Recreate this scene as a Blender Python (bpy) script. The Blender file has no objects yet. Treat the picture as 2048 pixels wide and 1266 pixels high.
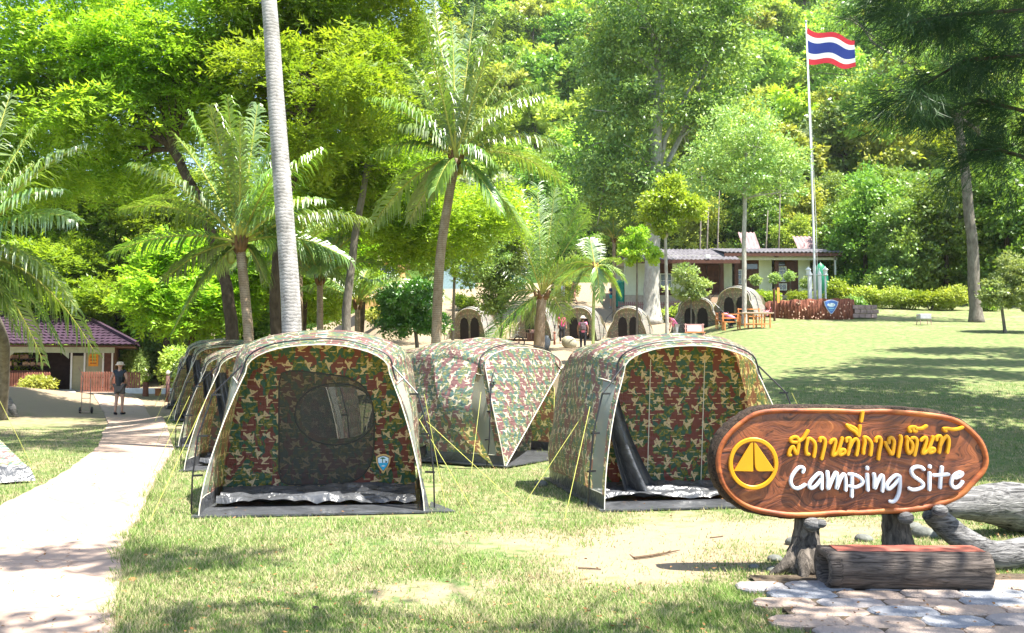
import bpy, math, random
import numpy as np
from mathutils import Vector, Matrix, noise as mnoise
random.seed(7); RNG = np.random.default_rng(7)
R = math.radians
SC = bpy.context.scene
COL = SC.collection
# ---------------------------------------------------------------- camera, sky, sun, exposure
F = 1850.0; PITCH = math.atan(102/F); CAMZ = 1.6
cd = bpy.data.cameras.new('camera'); cam = bpy.data.objects.new('camera', cd); COL.objects.link(cam)
cam.location = (0, 0, CAMZ); cam.rotation_euler = (R(90)+PITCH, 0, 0)
cd.sensor_width = 36; cd.lens = F/2048*36; cd.clip_end = 3000; cd.clip_start = .05
SC.camera = cam
SUN = Vector((0.37, -0.20, 0.91)).normalized()
w = bpy.data.worlds.new('World'); SC.world = w; w.use_nodes = True
wt = w.node_tree; bg = wt.nodes['Background']
sky = wt.nodes.new('ShaderNodeTexSky'); sky.sky_type = 'NISHITA'; sky.sun_disc = False
sky.sun_elevation = math.asin(SUN.z); sky.sun_rotation = math.atan2(SUN.x, SUN.y)
sky.air_density = 1.0; sky.dust_density = 1.2
wt.links.new(sky.outputs[0], bg.inputs[0]); bg.inputs[1].default_value = 0.105
sl = bpy.data.lights.new('sun', 'SUN'); sl.energy = 5.0; sl.angle = R(.53); sl.color = (1, .955, .87)
so = bpy.data.objects.new('sun', sl); COL.objects.link(so)
so.rotation_euler = SUN.to_track_quat('Z', 'Y').to_euler()
SC.view_settings.view_transform = 'Standard'; SC.view_settings.look = 'None'
SC.view_settings.gamma = 1; SC.view_settings.use_curve_mapping = False
SC.view_settings.exposure = 1.9
SC.render.engine = 'CYCLES'
SC.cycles.max_bounces = 8; SC.cycles.transparent_max_bounces = 12
SC.cycles.transmission_bounces = 5; SC.cycles.diffuse_bounces = 4

# ---------------------------------------------------------------- terrain and pixel helpers
def sst(a, b, x):
    t = min(1, max(0, (x-a)/(b-a))); return t*t*(3-2*t)
PR = ([-50, 14, 50, 67, 76, 200, 420], [0, 0, 4.2, 6.6, 8.3, 84, 190])
PM = ([-50, 20, 30, 40, 53, 67, 80, 200, 420], [0, 0, .85, 1.9, 3.1, 5.9, 9.0, 80, 180])
PL = ([-50, 30, 49, 62, 80, 140, 420], [0, 0, .5, 1.0, 5, 22, 60])
def H(x, y):
    r = np.interp(y, *PR); m = np.interp(y, *PM); l = np.interp(y, *PL)
    c = .22*y-1.0
    a = sst(c-3, c+3, x)
    h = m*(1-a)+r*a
    c2 = -9.5 if y < 55 else -9.5-.12*(y-55)
    wd = 2.0 + max(0, y-45)*.12
    b = sst(c2-wd, c2+wd, x)
    h = l*(1-b)+h*b
    h += .85*math.exp(-((x+19)/3.3)**2-((y-33)/6)**2)
    if y > 12:
        k = min(1, (y-12)/20)
        h += k*.10*mnoise.noise((x*.12, y*.12, 3.1))+k*k*(.9 if y > 85 else 0)*mnoise.noise((x*.05, y*.05, 9))
    return h
def ray(px, py):
    xc = (px-1024)/F; yc = (633-py)/F
    return Vector((xc, math.cos(PITCH)-yc*math.sin(PITCH), math.sin(PITCH)+yc*math.cos(PITCH)))
def P(px, py, Y):
    d = ray(px, py); t = Y/d.y
    return Vector((d.x*t, Y, CAMZ+d.z*t))
def G(px, py, y0=4, y1=260):
    d = ray(px, py); y = y0; st = .25
    while y < y1:
        t = y/d.y
        if CAMZ+d.z*t <= H(d.x*t, y):
            lo, hi = y-st, y
            for _ in range(18):
                mid = (lo+hi)/2; t = mid/d.y
                if CAMZ+d.z*t <= H(d.x*t, mid): hi = mid
                else: lo = mid
            t = hi/d.y
            return Vector((d.x*t, hi, H(d.x*t, hi)))
        y += st
    return P(px, py, y1)
def onG(px, Y):
    x = (px-1024)/F*Y
    # small pitch correction: x depends on depth along the axis; solve at ground height
    z = H(x, Y)
    dep = Y*math.cos(PITCH)+(z-CAMZ)*math.sin(PITCH)
    x = (px-1024)/F*dep
    return Vector((x, Y, H(x, Y)))

# ---------------------------------------------------------------- tagging
def tag(o, label=None, cat=None, group=None, kind=None):
    if label and len(label.split()) > 16: print('LONG', label)
    if label: o['label'] = label
    if cat: o['category'] = cat
    if group: o['group'] = group
    if kind: o['kind'] = kind
    return o
def empty(name, loc=(0, 0, 0), rz=0, label=None, cat=None, group=None):
    o = bpy.data.objects.new(name, None); COL.objects.link(o)
    o.empty_display_size = .1
    o.location = loc; o.rotation_euler = (0, 0, rz)
    return tag(o, label, cat, group)
def copy_tree(o, parent=None):
    c = o.copy(); COL.objects.link(c); c.parent = parent
    for ch in KIDS.get(o.name, []): copy_tree_k(ch, c)
    return c
def copy_tree_k(ch, par):
    d = ch.copy(); COL.objects.link(d); d.parent = par
    for g in KIDS.get(ch.name, []): copy_tree_k(g, d)
KIDS = {}
def setpar(o, p):
    if p is not None:
        o.parent = p; KIDS.setdefault(p.name, []).append(o)

class MB:
    def __init__(s): s.v = []; s.f = []; s.uv = {}; s.mi = []
    def add(s, vs, fs, uvs=None):
        b = len(s.v); s.v += [tuple(v) for v in vs]
        for i, f in enumerate(fs):
            if uvs is not None: s.uv[len(s.f)] = [uvs[k] for k in f]
            s.f.append(tuple(k+b for k in f))
        return s
    def box(s, c, d, rz=0, rx=0, ry=0, taper=1.0):
        m = Matrix.Rotation(rz, 3, 'Z') @ Matrix.Rotation(ry, 3, 'Y') @ Matrix.Rotation(rx, 3, 'X')
        vs = []
        for z in (-.5, .5):
            k = taper if z > 0 else 1
            for x, y in ((-.5, -.5), (.5, -.5), (.5, .5), (-.5, .5)):
                vs.append(Vector(c)+m @ Vector((x*d[0]*k, y*d[1]*k, z*d[2])))
        return s.add(vs, [(3, 2, 1, 0), (4, 5, 6, 7), (0, 1, 5, 4), (1, 2, 6, 5), (2, 3, 7, 6), (3, 0, 4, 7)])
    def beam(s, a, b, wd, ht=None, up=(0, 0, 1)):
        a = Vector(a); b = Vector(b); ht = ht or wd
        t = (b-a).normalized(); u = Vector(up)
        if abs(t.dot(u)) > .98: u = Vector((0, 1, 0))
        sx = t.cross(u).normalized(); sy = sx.cross(t).normalized()
        vs = [p+sx*i*wd/2+sy*j*ht/2 for p in (a, b) for i, j in ((-1, -1), (1, -1), (1, 1), (-1, 1))]
        return s.add(vs, [(3, 2, 1, 0), (4, 5, 6, 7), (0, 1, 5, 4), (1, 2, 6, 5), (2, 3, 7, 6), (3, 0, 4, 7)])
    def tube(s, pts, rad, n=8, jit=0, cap=True, flat=None):
        pts = [Vector(p) for p in pts]; b = []
        if not isinstance(rad, (list, tuple)): rad = [rad]*len(pts)
        prev = None
        for i, p in enumerate(pts):
            t = (pts[min(i+1, len(pts)-1)]-pts[max(i-1, 0)])
            t = t.normalized() if t.length > 1e-9 else Vector((0, 0, 1))
            if prev is None:
                u = Vector((0, 1, 0)) if abs(t.y) < .8 else Vector((1, 0, 0))
                prev = (u-t*u.dot(t)).normalized()
            else:
                prev = prev-t*prev.dot(t)
                prev = prev.normalized() if prev.length > 1e-6 else Vector((0, 1, 0))
            q = t.cross(prev)
            for k in range(n):
                a = 2*math.pi*k/n
                r = rad[i]*(1+(random.uniform(-jit, jit) if jit else 0))
                b.append(p+prev*math.cos(a)*r*(flat or 1)+q*math.sin(a)*r)
        f = []
        for i in range(len(pts)-1):
            for k in range(n):
                k2 = (k+1) % n
                f.append((i*n+k, i*n+k2, (i+1)*n+k2, (i+1)*n+k))
        if cap: f.append(tuple(range(n))[::-1]); f.append(tuple(range((len(pts)-1)*n, len(pts)*n)))
        return s.add(b, f)
    def lathe(s, prof, c=(0, 0, 0), n=16, cap=True):
        c = Vector(c); b = []; f = []
        for r, z in prof:
            for k in range(n):
                a = 2*math.pi*k/n; b.append(c+Vector((r*math.cos(a), r*math.sin(a), z)))
        for i in range(len(prof)-1):
            for k in range(n):
                k2 = (k+1) % n; f.append((i*n+k, i*n+k2, (i+1)*n+k2, (i+1)*n+k))
        if cap: f.append(tuple(range(n))[::-1]); f.append(tuple(range((len(prof)-1)*n, len(prof)*n)))
        return s.add(b, f)
    def ball(s, c, r, n=10, m=7):
        r = r if isinstance(r, (tuple, list)) else (r, r, r); b = []; f = []
        for i in range(m+1):
            t = math.pi*i/m
            for k in range(n):
                a = 2*math.pi*k/n
                b.append((c[0]+r[0]*math.sin(t)*math.cos(a), c[1]+r[1]*math.sin(t)*math.sin(a), c[2]-r[2]*math.cos(t)))
        for i in range(m):
            for k in range(n):
                k2 = (k+1) % n; f.append((i*n+k, i*n+k2, (i+1)*n+k2, (i+1)*n+k))
        return s.add(b, f)
    def grid(s, fn, nu, nv, keep=None, uvfn=None):
        vs = [fn(i/nu, j/nv) for j in range(nv+1) for i in range(nu+1)]
        uv = [uvfn(i/nu, j/nv) for j in range(nv+1) for i in range(nu+1)] if uvfn else None
        fs = []
        for j in range(nv):
            for i in range(nu):
                if keep and not keep((i+.5)/nu, (j+.5)/nv): continue
                a = j*(nu+1)+i; fs.append((a, a+1, a+nu+2, a+nu+1))
        return s.add(vs, fs, uv)
    def prism(s, poly, ax='z', a=0.0, b=1.0):
        """polygon (2D) extruded along an axis between a and b"""
        def m(p, h):
            return (p[0], p[1], h) if ax == 'z' else ((p[0], h, p[1]) if ax == 'y' else (h, p[0], p[1]))
        n = len(poly)
        vs = [m(p, a) for p in poly]+[m(p, b) for p in poly]
        fs = [tuple(range(n))[::-1], tuple(range(n, 2*n))]+[(i, (i+1) % n, n+(i+1) % n, n+i) for i in range(n)]
        return s.add(vs, fs)
    def build(s, name, mat, parent=None, smooth=False, off=None, bevel=0):
        us = sorted({k for f in s.f for k in f})
        if len(us) < len(s.v):
            mp = {k: i for i, k in enumerate(us)}; s.v = [s.v[k] for k in us]; s.f = [tuple(mp[k] for k in f) for f in s.f]
        me = bpy.data.meshes.new(name)
        vs = s.v if off is None else [(v[0]-off[0], v[1]-off[1], v[2]-off[2]) for v in s.v]
        me.from_pydata(vs, [], s.f)
        if s.uv:
            ul = me.uv_layers.new(name='UVMap'); li = 0
            for i, f in enumerate(s.f):
                u = s.uv.get(i)
                for k in range(len(f)):
                    if u: ul.data[li].uv = u[k]
                    li += 1
        if mat: me.materials.append(mat)
        if smooth: me.polygons.foreach_set('use_smooth', [True]*len(me.polygons))
        me.update()
        o = bpy.data.objects.new(name, me); COL.objects.link(o)
        setpar(o, parent)
        if bevel:
            bm = o.modifiers.new('bevel', 'BEVEL'); bm.width = bevel; bm.segments = 2; bm.limit_method = 'ANGLE'
        return o
def thing1(mb, name, mat, loc, label, cat, group=None, smooth=False, bevel=0):
    o = mb.build(name, mat, None, smooth, off=loc, bevel=bevel); o.location = loc
    return tag(o, label, cat, group)

def npmesh(name, V, n, mat, smooth=False):
    """V: (k*n,3) vertices, k separate n-gons"""
    me = bpy.data.meshes.new(name); k = len(V)//n
    me.vertices.add(len(V)); me.vertices.foreach_set('co', np.ascontiguousarray(V, dtype=np.float32).ravel())
    me.loops.add(len(V)); me.loops.foreach_set('vertex_index', np.arange(len(V), dtype=np.int32))
    me.polygons.add(k); me.polygons.foreach_set('loop_start', np.arange(0, len(V), n, dtype=np.int32))
    if smooth: me.polygons.foreach_set('use_smooth', np.ones(k, dtype=bool))
    me.update(calc_edges=True); me.materials.append(mat)
    return me
def meobj(name, me, parent=None):
    o = bpy.data.objects.new(name, me); COL.objects.link(o); setpar(o, parent); return o

# ---------------------------------------------------------------- materials
class NT:
    def __init__(s, name, rough=.8, spec=.3):
        s.m = bpy.data.materials.new(name); s.m.use_nodes = True; s.t = s.m.node_tree
        s.b = s.t.nodes['Principled BSDF']; s.o = s.t.nodes['Material Output']
        s.b.inputs['Roughness'].default_value = rough; s.b.inputs['Specular IOR Level'].default_value = spec
    def n(s, ty, ins={}, **kw):
        nd = s.t.nodes.new('ShaderNode'+ty)
        for k, v in kw.items(): setattr(nd, k, v)
        for k, v in ins.items(): s.set(nd.inputs[k], v)
        return nd
    def set(s, inp, v):
        if hasattr(v, 'links') or isinstance(v, bpy.types.NodeSocket): s.t.links.new(v, inp)
        else:
            try: inp.default_value = v
            except Exception: inp.default_value = (*v, 1) if len(v) == 3 else v[:3]
    def math(s, op, a, b=0, c=None):
        i = {0: a, 1: b}
        if c is not None: i[2] = c
        return s.n('Math', i, operation=op).outputs[0]
    def vm(s, op, a, b=(0, 0, 0)):
        nd = s.n('VectorMath', {0: a, 1: b}, operation=op)
        return nd.outputs['Value'] if op in ('LENGTH', 'DOT_PRODUCT') else nd.outputs[0]
    def mix(s, f, a, b, blend='MIX'):
        nd = s.t.nodes.new('ShaderNodeMix'); nd.data_type = 'RGBA'; nd.blend_type = blend
        s.set(nd.inputs[0], f)
        for i, v in ((6, a), (7, b)):
            s.set(nd.inputs[i], (*v, 1) if isinstance(v, tuple) and len(v) == 3 else v)
        return nd.outputs[2]
    def noise(s, vec, sc, det=3, rough=.55, dist=0):
        return s.n('TexNoise', {'Vector': vec, 'Scale': sc, 'Detail': det, 'Roughness': rough, 'Distortion': dist}).outputs[0]
    def ramp(s, f, st, const=False):
        nd = s.n('ValToRGB', {0: f}); r = nd.color_ramp
        if const: r.interpolation = 'CONSTANT'
        while len(r.elements) < len(st): r.elements.new(.5)
        for e, (p, c) in zip(r.elements, st):
            e.position = p; e.color = (*c, 1) if not isinstance(c, (int, float)) else (c, c, c, 1)
        return nd.outputs[0]
    def co(s, k='Object'): return s.n('TexCoord').outputs[k]
    def scale(s, v, k): return s.vm('MULTIPLY', v, k)
    def color(s, c): s.set(s.b.inputs['Base Color'], (*c, 1) if isinstance(c, tuple) else c)
    def bump(s, h, st=.3, d=.02):
        s.set(s.b.inputs['Normal'], s.n('Bump', {'Height': h, 'Strength': st, 'Distance': d}).outputs[0])
def simple(name, c, rough=.7, spec=.3, var=.25, sc=6, bump=0, metal=0, bsc=40):
    m = NT(name, rough, spec); v = m.co()
    n1 = m.noise(v, sc, 4)
    d = tuple(x*(1-var) for x in c); l = tuple(min(1, x*(1+var)) for x in c)
    m.color(m.ramp(n1, [(.3, d), (.7, l)]))
    if metal: m.b.inputs['Metallic'].default_value = metal
    if bump: m.bump(m.noise(v, bsc, 4), bump)
    return m.m
def leafmat(name, c1, c2, trans=.45, hv=.10, gloss=.06, pos=.35):
    m = NT(name); t = m.t; t.nodes.remove(m.b)
    g = m.n('NewGeometry'); oi = m.n('ObjectInfo')
    ri = g.outputs['Random Per Island']
    n1 = m.noise(g.outputs['Position'], pos, 2)
    f = m.math('ADD', m.math('MULTIPLY', ri, .55), m.math('MULTIPLY', m.math('SUBTRACT', n1, .5), 1.9)); f = m.math('ADD', f, .22)
    f = m.n('Clamp', {0: f}).outputs[0]
    col = m.mix(f, c1, c2)
    hs = m.n('HueSaturation', {'Color': col, 'Hue': m.math('ADD', m.math('MULTIPLY', m.math('SUBTRACT', oi.outputs['Random'], .5), hv), .5),
             'Value': m.math('ADD', m.math('MULTIPLY', oi.outputs['Random'], .5), .75)}).outputs[0]
    df = m.n('BsdfDiffuse', {'Color': hs}).outputs[0]
    tc = m.mix(1.0, hs, (1.25, 1.2, .55), 'MULTIPLY')
    tr = m.n('BsdfTranslucent', {'Color': tc}).outputs[0]
    s1 = m.n('MixShader', {0: trans, 1: df, 2: tr}).outputs[0]
    gl = m.n('BsdfGlossy', {'Color': (1, 1, 1, 1), 'Roughness': .42}).outputs[0]
    s2 = m.n('MixShader', {0: gloss, 1: s1, 2: gl}).outputs[0]
    t.links.new(s2, m.o.inputs[0]); return m.m

L_FEATH = leafmat('feather_leaf', (.14, .29, .015), (.38, .53, .05), .56, .02, .02, .5)
L_BROAD = leafmat('broad_leaf', (.08, .18, .035), (.34, .46, .11), .45, .03, .04, .5)
L_HILL = leafmat('hill_leaf', (.20, .33, .04), (.50, .58, .13), .45, .06, .02)
L_HILLP = leafmat('hill_pale_leaf', (.25, .32, .17), (.46, .50, .32), .3, .04, .02)
L_DARK = leafmat('dark_leaf', (.07, .17, .025), (.27, .40, .06), .4, .04, .03, .5)
L_PALE = leafmat('pale_leaf', (.15, .26, .06), (.40, .48, .17), .4, .04, .04)
L_YEL = leafmat('lime_leaf', (.20, .34, .02), (.45, .55, .06), .45, .03, .03)
L_PALM = leafmat('palm_leaf', (.06, .155, .015), (.27, .40, .055), .42, .025, .11, .8)
L_PINE = leafmat('casuarina_leaf', (.018, .055, .02), (.06, .12, .035), .25, .02, .02)

def grey_bark(name, c1, c2, sz=22, rings=True):
    m = NT(name, .9, .15); v = m.co(); n1 = m.noise(m.scale(v, (1, 1, .5)), 6, 5)
    c = m.ramp(n1, [(.3, c1), (.7, c2)])
    if rings:
        wv = m.n('TexWave', {'Vector': v, 'Scale': sz/6.28, 'Distortion': 5, 'Detail': 4, 'Detail Scale': 3.0}, wave_type='BANDS', bands_direction='Z').outputs[1]
        c = m.mix(m.math('MULTIPLY', m.ramp(wv, [(.0, 1), (.2, 0)]), .55), c, tuple(x*.35 for x in c1)); m.bump(wv, .25, .012)
    else:
        v2 = m.noise(m.scale(v, (5, 5, 1)), 5, 5); c = m.mix(m.math('MULTIPLY', v2, .7), c, tuple(x*.4 for x in c1)); m.bump(v2, .8, .05)
    m.color(c); return m.m
B_PALM = grey_bark('palm_bark', (.20, .19, .175), (.42, .40, .385), 30)
B_PALM2 = grey_bark('young_palm_bark', (.22, .15, .09), (.36, .29, .21), 34)
B_DARK = grey_bark('dark_bark', (.05, .035, .022), (.16, .12, .08), 1, False)
B_MID = grey_bark('grey_bark', (.13, .11, .09), (.30, .27, .22), 1, False)
B_PALE = grey_bark('pale_bark', (.35, .33, .28), (.62, .60, .54), 1, False)

def groundmat():
    m = NT('lawn_ground', .95, .1); v = m.co()
    at = m.n('Attribute', attribute_name='dirt').outputs['Fac']
    n1 = m.noise(v, .55, 5, .6); n2 = m.noise(v, 4.5, 4, .65); n3 = m.noise(v, 60, 3, .7)
    gr = m.mix(n3, (.05, .10, .025), (.14, .195, .07))
    gr = m.mix(m.ramp(n2, [(.38, 0), (.66, 1)]), gr, (.21, .20, .095))
    f = m.math('ADD', at, m.math('MULTIPLY', m.math('SUBTRACT', m.math('ADD', m.math('MULTIPLY', n1, .5), m.math('MULTIPLY', n2, .5)), .5), 2.6))
    ft = m.ramp(f, [(.35, 0), (.8, 1)])
    dirt = m.mix(n3, m.mix(n2, (.20, .14, .085), (.28, .21, .14)), (.31, .25, .17))
    m.color(m.mix(ft, gr, dirt))
    m.bump(m.math('ADD', n3, m.math('MULTIPLY', n2, .6)), .5, .03); return m.m
GROUND = groundmat()
def hillground():
    m = NT('hill_soil', 1, 0); v = m.co(); n = m.noise(v, .3, 4)
    m.color(m.ramp(n, [(.3, (.02, .05, .01)), (.7, (.08, .14, .03))])); return m.m
HILLG = hillground()
def camomat(name, k=1.0, pale=0.0, trans=.38, uvs=1.0):
    m = NT(name, .36, .6); t = m.t
    uv = m.n('UVMap').outputs[0]; uv = m.scale(uv, (uvs*1.28, uvs*1.28, 1))
    na = m.noise(m.vm('ADD', m.scale(uv, (1.0, .62, 1)), (3, 9, 0)), 5.5, 3, .5, .3)
    nb = m.noise(m.vm('ADD', m.scale(uv, (1, .9, 1)), (31, 7, 0)), 12, 3, .5, .4)
    grn = m.ramp(nb, [(0, (.03*k, .10*k, .09*k)), (.44, (.035*k, .10*k, .05*k)), (.52, (.15*k, .16*k, .03*k)), (.58, (.27*k, .23*k, .05*k)), (.62, (.045*k, .13*k, .07*k))], True)
    col = m.mix(m.math('GREATER_THAN', na, .515), grn, (.155*k, .045*k, .042*k))
    cream = (.56*k, .48*k, .34*k)
    def cells(cw, ch, seed, stag=.5):
        p = m.vm('DIVIDE', m.vm('ADD', uv, (seed, seed*1.7, 0)), (cw, ch, 1))
        sp = m.n('SeparateXYZ', {0: p}); row = m.math('FLOOR', sp.outputs[1])
        x = m.math('ADD', sp.outputs[0], m.math('MULTIPLY', row, stag)); cx = m.math('FLOOR', x)
        fx = m.math('SUBTRACT', m.math('SUBTRACT', x, cx), .5); fy = m.math('SUBTRACT', m.math('SUBTRACT', sp.outputs[1], row), .5)
        idn = m.n('CombineXYZ', {0: cx, 1: row, 2: seed}).outputs[0]
        return fx, fy, m.n('TexWhiteNoise', {0: idn}, noise_dimensions='3D')
    # short horizontal dashes
    fx, fy, wn = cells(.15, .085, 1.3, .37)
    jit = m.math('MULTIPLY', m.math('SUBTRACT', wn.outputs[0], .5), .35)
    dash = m.math('MULTIPLY', m.math('LESS_THAN', m.math('ABSOLUTE', m.math('ADD', fy, jit)), .065), m.math('LESS_THAN', m.math('ABSOLUTE', fx), m.math('ADD', m.math('MULTIPLY', wn.outputs[0], .25), .08)))
    dash = m.math('MULTIPLY', dash, m.math('GREATER_THAN', wn.outputs[0], .3))
    col = m.mix(dash, col, cream)
    # flying birds
    for seed, cw, ch, rot in ((2.2, .30, .27, .9), (5.9, .37, .34, -.7)):
        fx, fy, wn = cells(cw, ch, seed)
        p = m.n('CombineXYZ', {0: m.math('MULTIPLY', fx, cw), 1: m.math('MULTIPLY', fy, ch)}).outputs[0]
        ang = m.math('ADD', m.math('MULTIPLY', m.math('SUBTRACT', wn.outputs[0], .5), 1.6), rot)
        p = m.n('VectorRotate', {'Vector': p, 'Angle': ang}, rotation_type='Z_AXIS').outputs[0]
        p = m.vm('ADD', p, m.scale(m.vm('SUBTRACT', m.n('TexNoise', {'Vector': uv, 'Scale': 14.0}).outputs[1], (.5, .5, .5)), (.02, .02, 0)))
        mn = None
        for c, a, rx, ry in (((0, 0, 0), .0, .085, .013), ((-.012, .036, 0), 1.75, .042, .015), ((.022, .020, 0), .85, .036, .012), ((-.06, -.014, 0), .5, .03, .009)):
            q = m.vm('SUBTRACT', p, c); q = m.n('VectorRotate', {'Vector': q, 'Angle': a}, rotation_type='Z_AXIS').outputs[0]
            q = m.vm('DIVIDE', q, (rx, ry, 1)); l = m.vm('LENGTH', m.scale(q, (1, 1, 0)))
            mn = l if mn is None else m.math('MINIMUM', mn, l)
        col = m.mix(m.math('LESS_THAN', mn, 1.0), col, cream)
    if pale: col = m.mix(pale, col, (.46, .46, .44))  # sun glare on the outer fabric painted in as a pale wash
    m.color(col); m.bump(m.math('ADD', m.noise(m.scale(uv, (1, 3, 1)), 3, 4, .5, 1.0), m.math('MULTIPLY', m.noise(m.scale(uv, (5, 1, 1)), 3, 3, .5, .6), .7)), .6, .05)
    tr = m.n('BsdfTranslucent', {'Color': m.mix(1.0, col, (1.2, 1.05, .55), 'MULTIPLY')}).outputs[0]
    sh = m.n('MixShader', {0: trans, 1: m.b.outputs[0], 2: tr}).outputs[0]
    t.links.new(sh, m.o.inputs[0]); return m.m
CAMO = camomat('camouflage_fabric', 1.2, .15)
CAMOI = camomat('inner_camouflage_fabric', 1.0, 0, .5)
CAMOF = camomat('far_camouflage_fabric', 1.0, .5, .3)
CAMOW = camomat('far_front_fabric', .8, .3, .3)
def screenmat(name, c, alpha):
    m = NT(name, .5, .4); m.color(c); tr = m.n('BsdfTransparent').outputs[0]
    sh = m.n('MixShader', {0: alpha, 1: tr, 2: m.b.outputs[0]}).outputs[0]; m.t.links.new(sh, m.o.inputs[0]); return m.m
MESHW = screenmat('window_mesh', (.33, .35, .30), .62)
MESHD = screenmat('door_mesh', (.03, .03, .035), .45)
def tarpmat():
    m = NT('black_tarp', .3, .5); v = m.co(); n = m.noise(v, 3, 5, .65, 1.0)
    m.color(m.ramp(n, [(.3, (.028, .030, .033)), (.7, (.085, .09, .10))])); m.bump(m.noise(v, 5, 3, .5, 1.6), .55, .06); return m.m
TARP = tarpmat()
BLACK = simple('black_pole', (.012, .012, .014), .4, .5, .1)
ROPE = simple('yellow_rope', (.42, .42, .10), .7, .2, .1)
WHITE = simple('white_paint', (.62, .63, .64), .5, .4, .05)
# ---------------------------------------------------------------- ground
def g2(x, y, cx, cy, rx, ry): return math.exp(-((x-cx)/rx)**2-((y-cy)/ry)**2)
def dirtf(x, y):
    d = .24
    d += .95*g2(x, y, 1.1, 7.7, 1.0, 1.0)+.7*g2(x, y, 2.6, 9.2, 1.6, .9)+.45*g2(x, y, -1.2, 6.7, 1.2, .4)+.35*g2(x, y, .1, 10.3, .6, 1.0)+.3*g2(x, y, 0, 8.9, 1.6, .4)
    if y > 14:
        c = .22*y-1.0
        r = sst(c-3, c+3, x)
        d = d*(1-sst(14, 24, y))+sst(14, 24, y)*(.50*(1-r)+(.10+.26*sst(32, 50, y))*r)
        if x < c: d += .5*sst(26, 34, y)*(1-sst(-9, -11, -x))
    if x < -9 and y > 18: d += .15*g2(x, y, -17, 30, 6, 6)
    if x < -8 and y > 36: d += .2
    return min(1, d)
def build_ground():
    xs = np.concatenate([np.arange(-300, -60, 24), np.arange(-60, -24, 2.4), np.arange(-24, -6, .6), np.arange(-6, 6, .25), np.arange(6, 24, .6), np.arange(24, 64, 2.4), np.arange(64, 320, 24)])
    ys = np.concatenate([np.arange(-40, 4, 4), np.arange(4, 14, .25), np.arange(14, 40, .6), np.arange(40, 80, 1.2), np.arange(80, 240, 4), np.arange(240, 420, 12)])
    X, Y = np.meshgrid(xs, ys); n = X.size
    Z = np.array([H(x, y) for x, y in zip(X.ravel(), Y.ravel())])
    nx, ny = len(xs), len(ys)
    fs = [(j*nx+i, j*nx+i+1, (j+1)*nx+i+1, (j+1)*nx+i) for j in range(ny-1) for i in range(nx-1)]
    me = bpy.data.meshes.new('ground'); me.from_pydata(np.stack([X.ravel(), Y.ravel(), Z], 1).tolist(), [], fs)
    at = me.attributes.new('dirt', 'FLOAT', 'POINT')
    at.data.foreach_set('value', [dirtf(x, y) for x, y in zip(X.ravel(), Y.ravel())])
    me.materials.append(GROUND); me.materials.append(HILLG)
    mi = [1 if ys[k//(nx-1)] > 79 else 0 for k in range(len(fs))]
    me.polygons.foreach_set('material_index', mi); me.polygons.foreach_set('use_smooth', [True]*len(fs)); me.update()
    o = meobj('ground', me); tag(o, kind='structure')
build_ground()

# ---------------------------------------------------------------- path
def pathmat():
    m = NT('path_concrete', .85, .2); v = m.co(); n = m.noise(v, 1.2, 5, .6); n2 = m.noise(v, 30, 4)
    vo = m.n('TexVoronoi', {'Vector': m.vm('ADD', v, m.scale(m.n('TexNoise', {'Vector': v, 'Scale': 2.0}).outputs[1], (.3, .3, 0))), 'Scale': 1.1}, feature='DISTANCE_TO_EDGE').outputs[0]
    c = m.mix(n2, m.mix(n, (.29, .18, .125), (.36, .26, .20)), (.38, .30, .24))
    ln = m.ramp(vo, [(0, 1), (.022, 0)])
    m.color(m.mix(m.math('MULTIPLY', ln, .6), c, (.16, .10, .07))); m.bump(m.math('SUBTRACT', n2, m.math('MULTIPLY', ln, .6)), .3, .01); return m.m
PATHM = pathmat()
PATH_L = [(2, -2.9), (4, -3.9), (5.57, -4.35), (8.5, -5.1), (10.4, -5.75), (13.8, -6.66), (17.9, -8.0), (20.4, -9.0), (25.7, -11.15), (31, -13.6), (36, -16.2), (41, -18.6), (44.2, -20.6)]
PATH_R = [(2, -1.4), (4, -2.0), (5.57, -2.36), (8.5, -3.52), (10.4, -4.12), (13.8, -5.25), (17.9, -6.5), (20.4, -7.5), (25.7, -9.7), (31, -12.15), (36, -14.3), (41, -16.8), (44.2, -18.6)]
def path_x(y):
    return np.interp(y, [p[0] for p in PATH_L], [p[1] for p in PATH_L]), np.interp(y, [p[0] for p in PATH_R], [p[1] for p in PATH_R])
def inpath(x, y, m=0):
    if y > 44.2: return False
    a, b = path_x(y); return a-m < x < b+m
def build_path():
    mb = MB(); ys = np.concatenate([np.arange(2, 14, .2), np.arange(14, 44.4, .5)]); N = 7; vs = []
    for y in ys:
        a, b = path_x(y); wob = .06*mnoise.noise((y*1.7, 0, 0)); wob2 = .07*mnoise.noise((y*1.9, 5, 0))
        for i in range(N+1):
            x = (a+wob)*(1-i/N)+(b+wob2)*i/N; vs.append((x, y, H(x, y)+.035))
        a += wob; b += wob2
        vs.append((b+.02, y, H(b, y)-.05)); vs.append((a-.02, y, H(a, y)-.05))
    st = N+3; fs = []
    for j in range(len(ys)-1):
        for i in range(N): fs.append((j*st+i, j*st+i+1, (j+1)*st+i+1, (j+1)*st+i))
        fs.append((j*st+N, j*st+N+1, (j+1)*st+N+1, (j+1)*st+N)); fs.append((j*st+N+2, j*st, (j+1)*st, (j+1)*st+N+2))
    mb.add(vs, fs); o = mb.build('path', PATHM, smooth=False); tag(o, kind='structure')
build_path()

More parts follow.
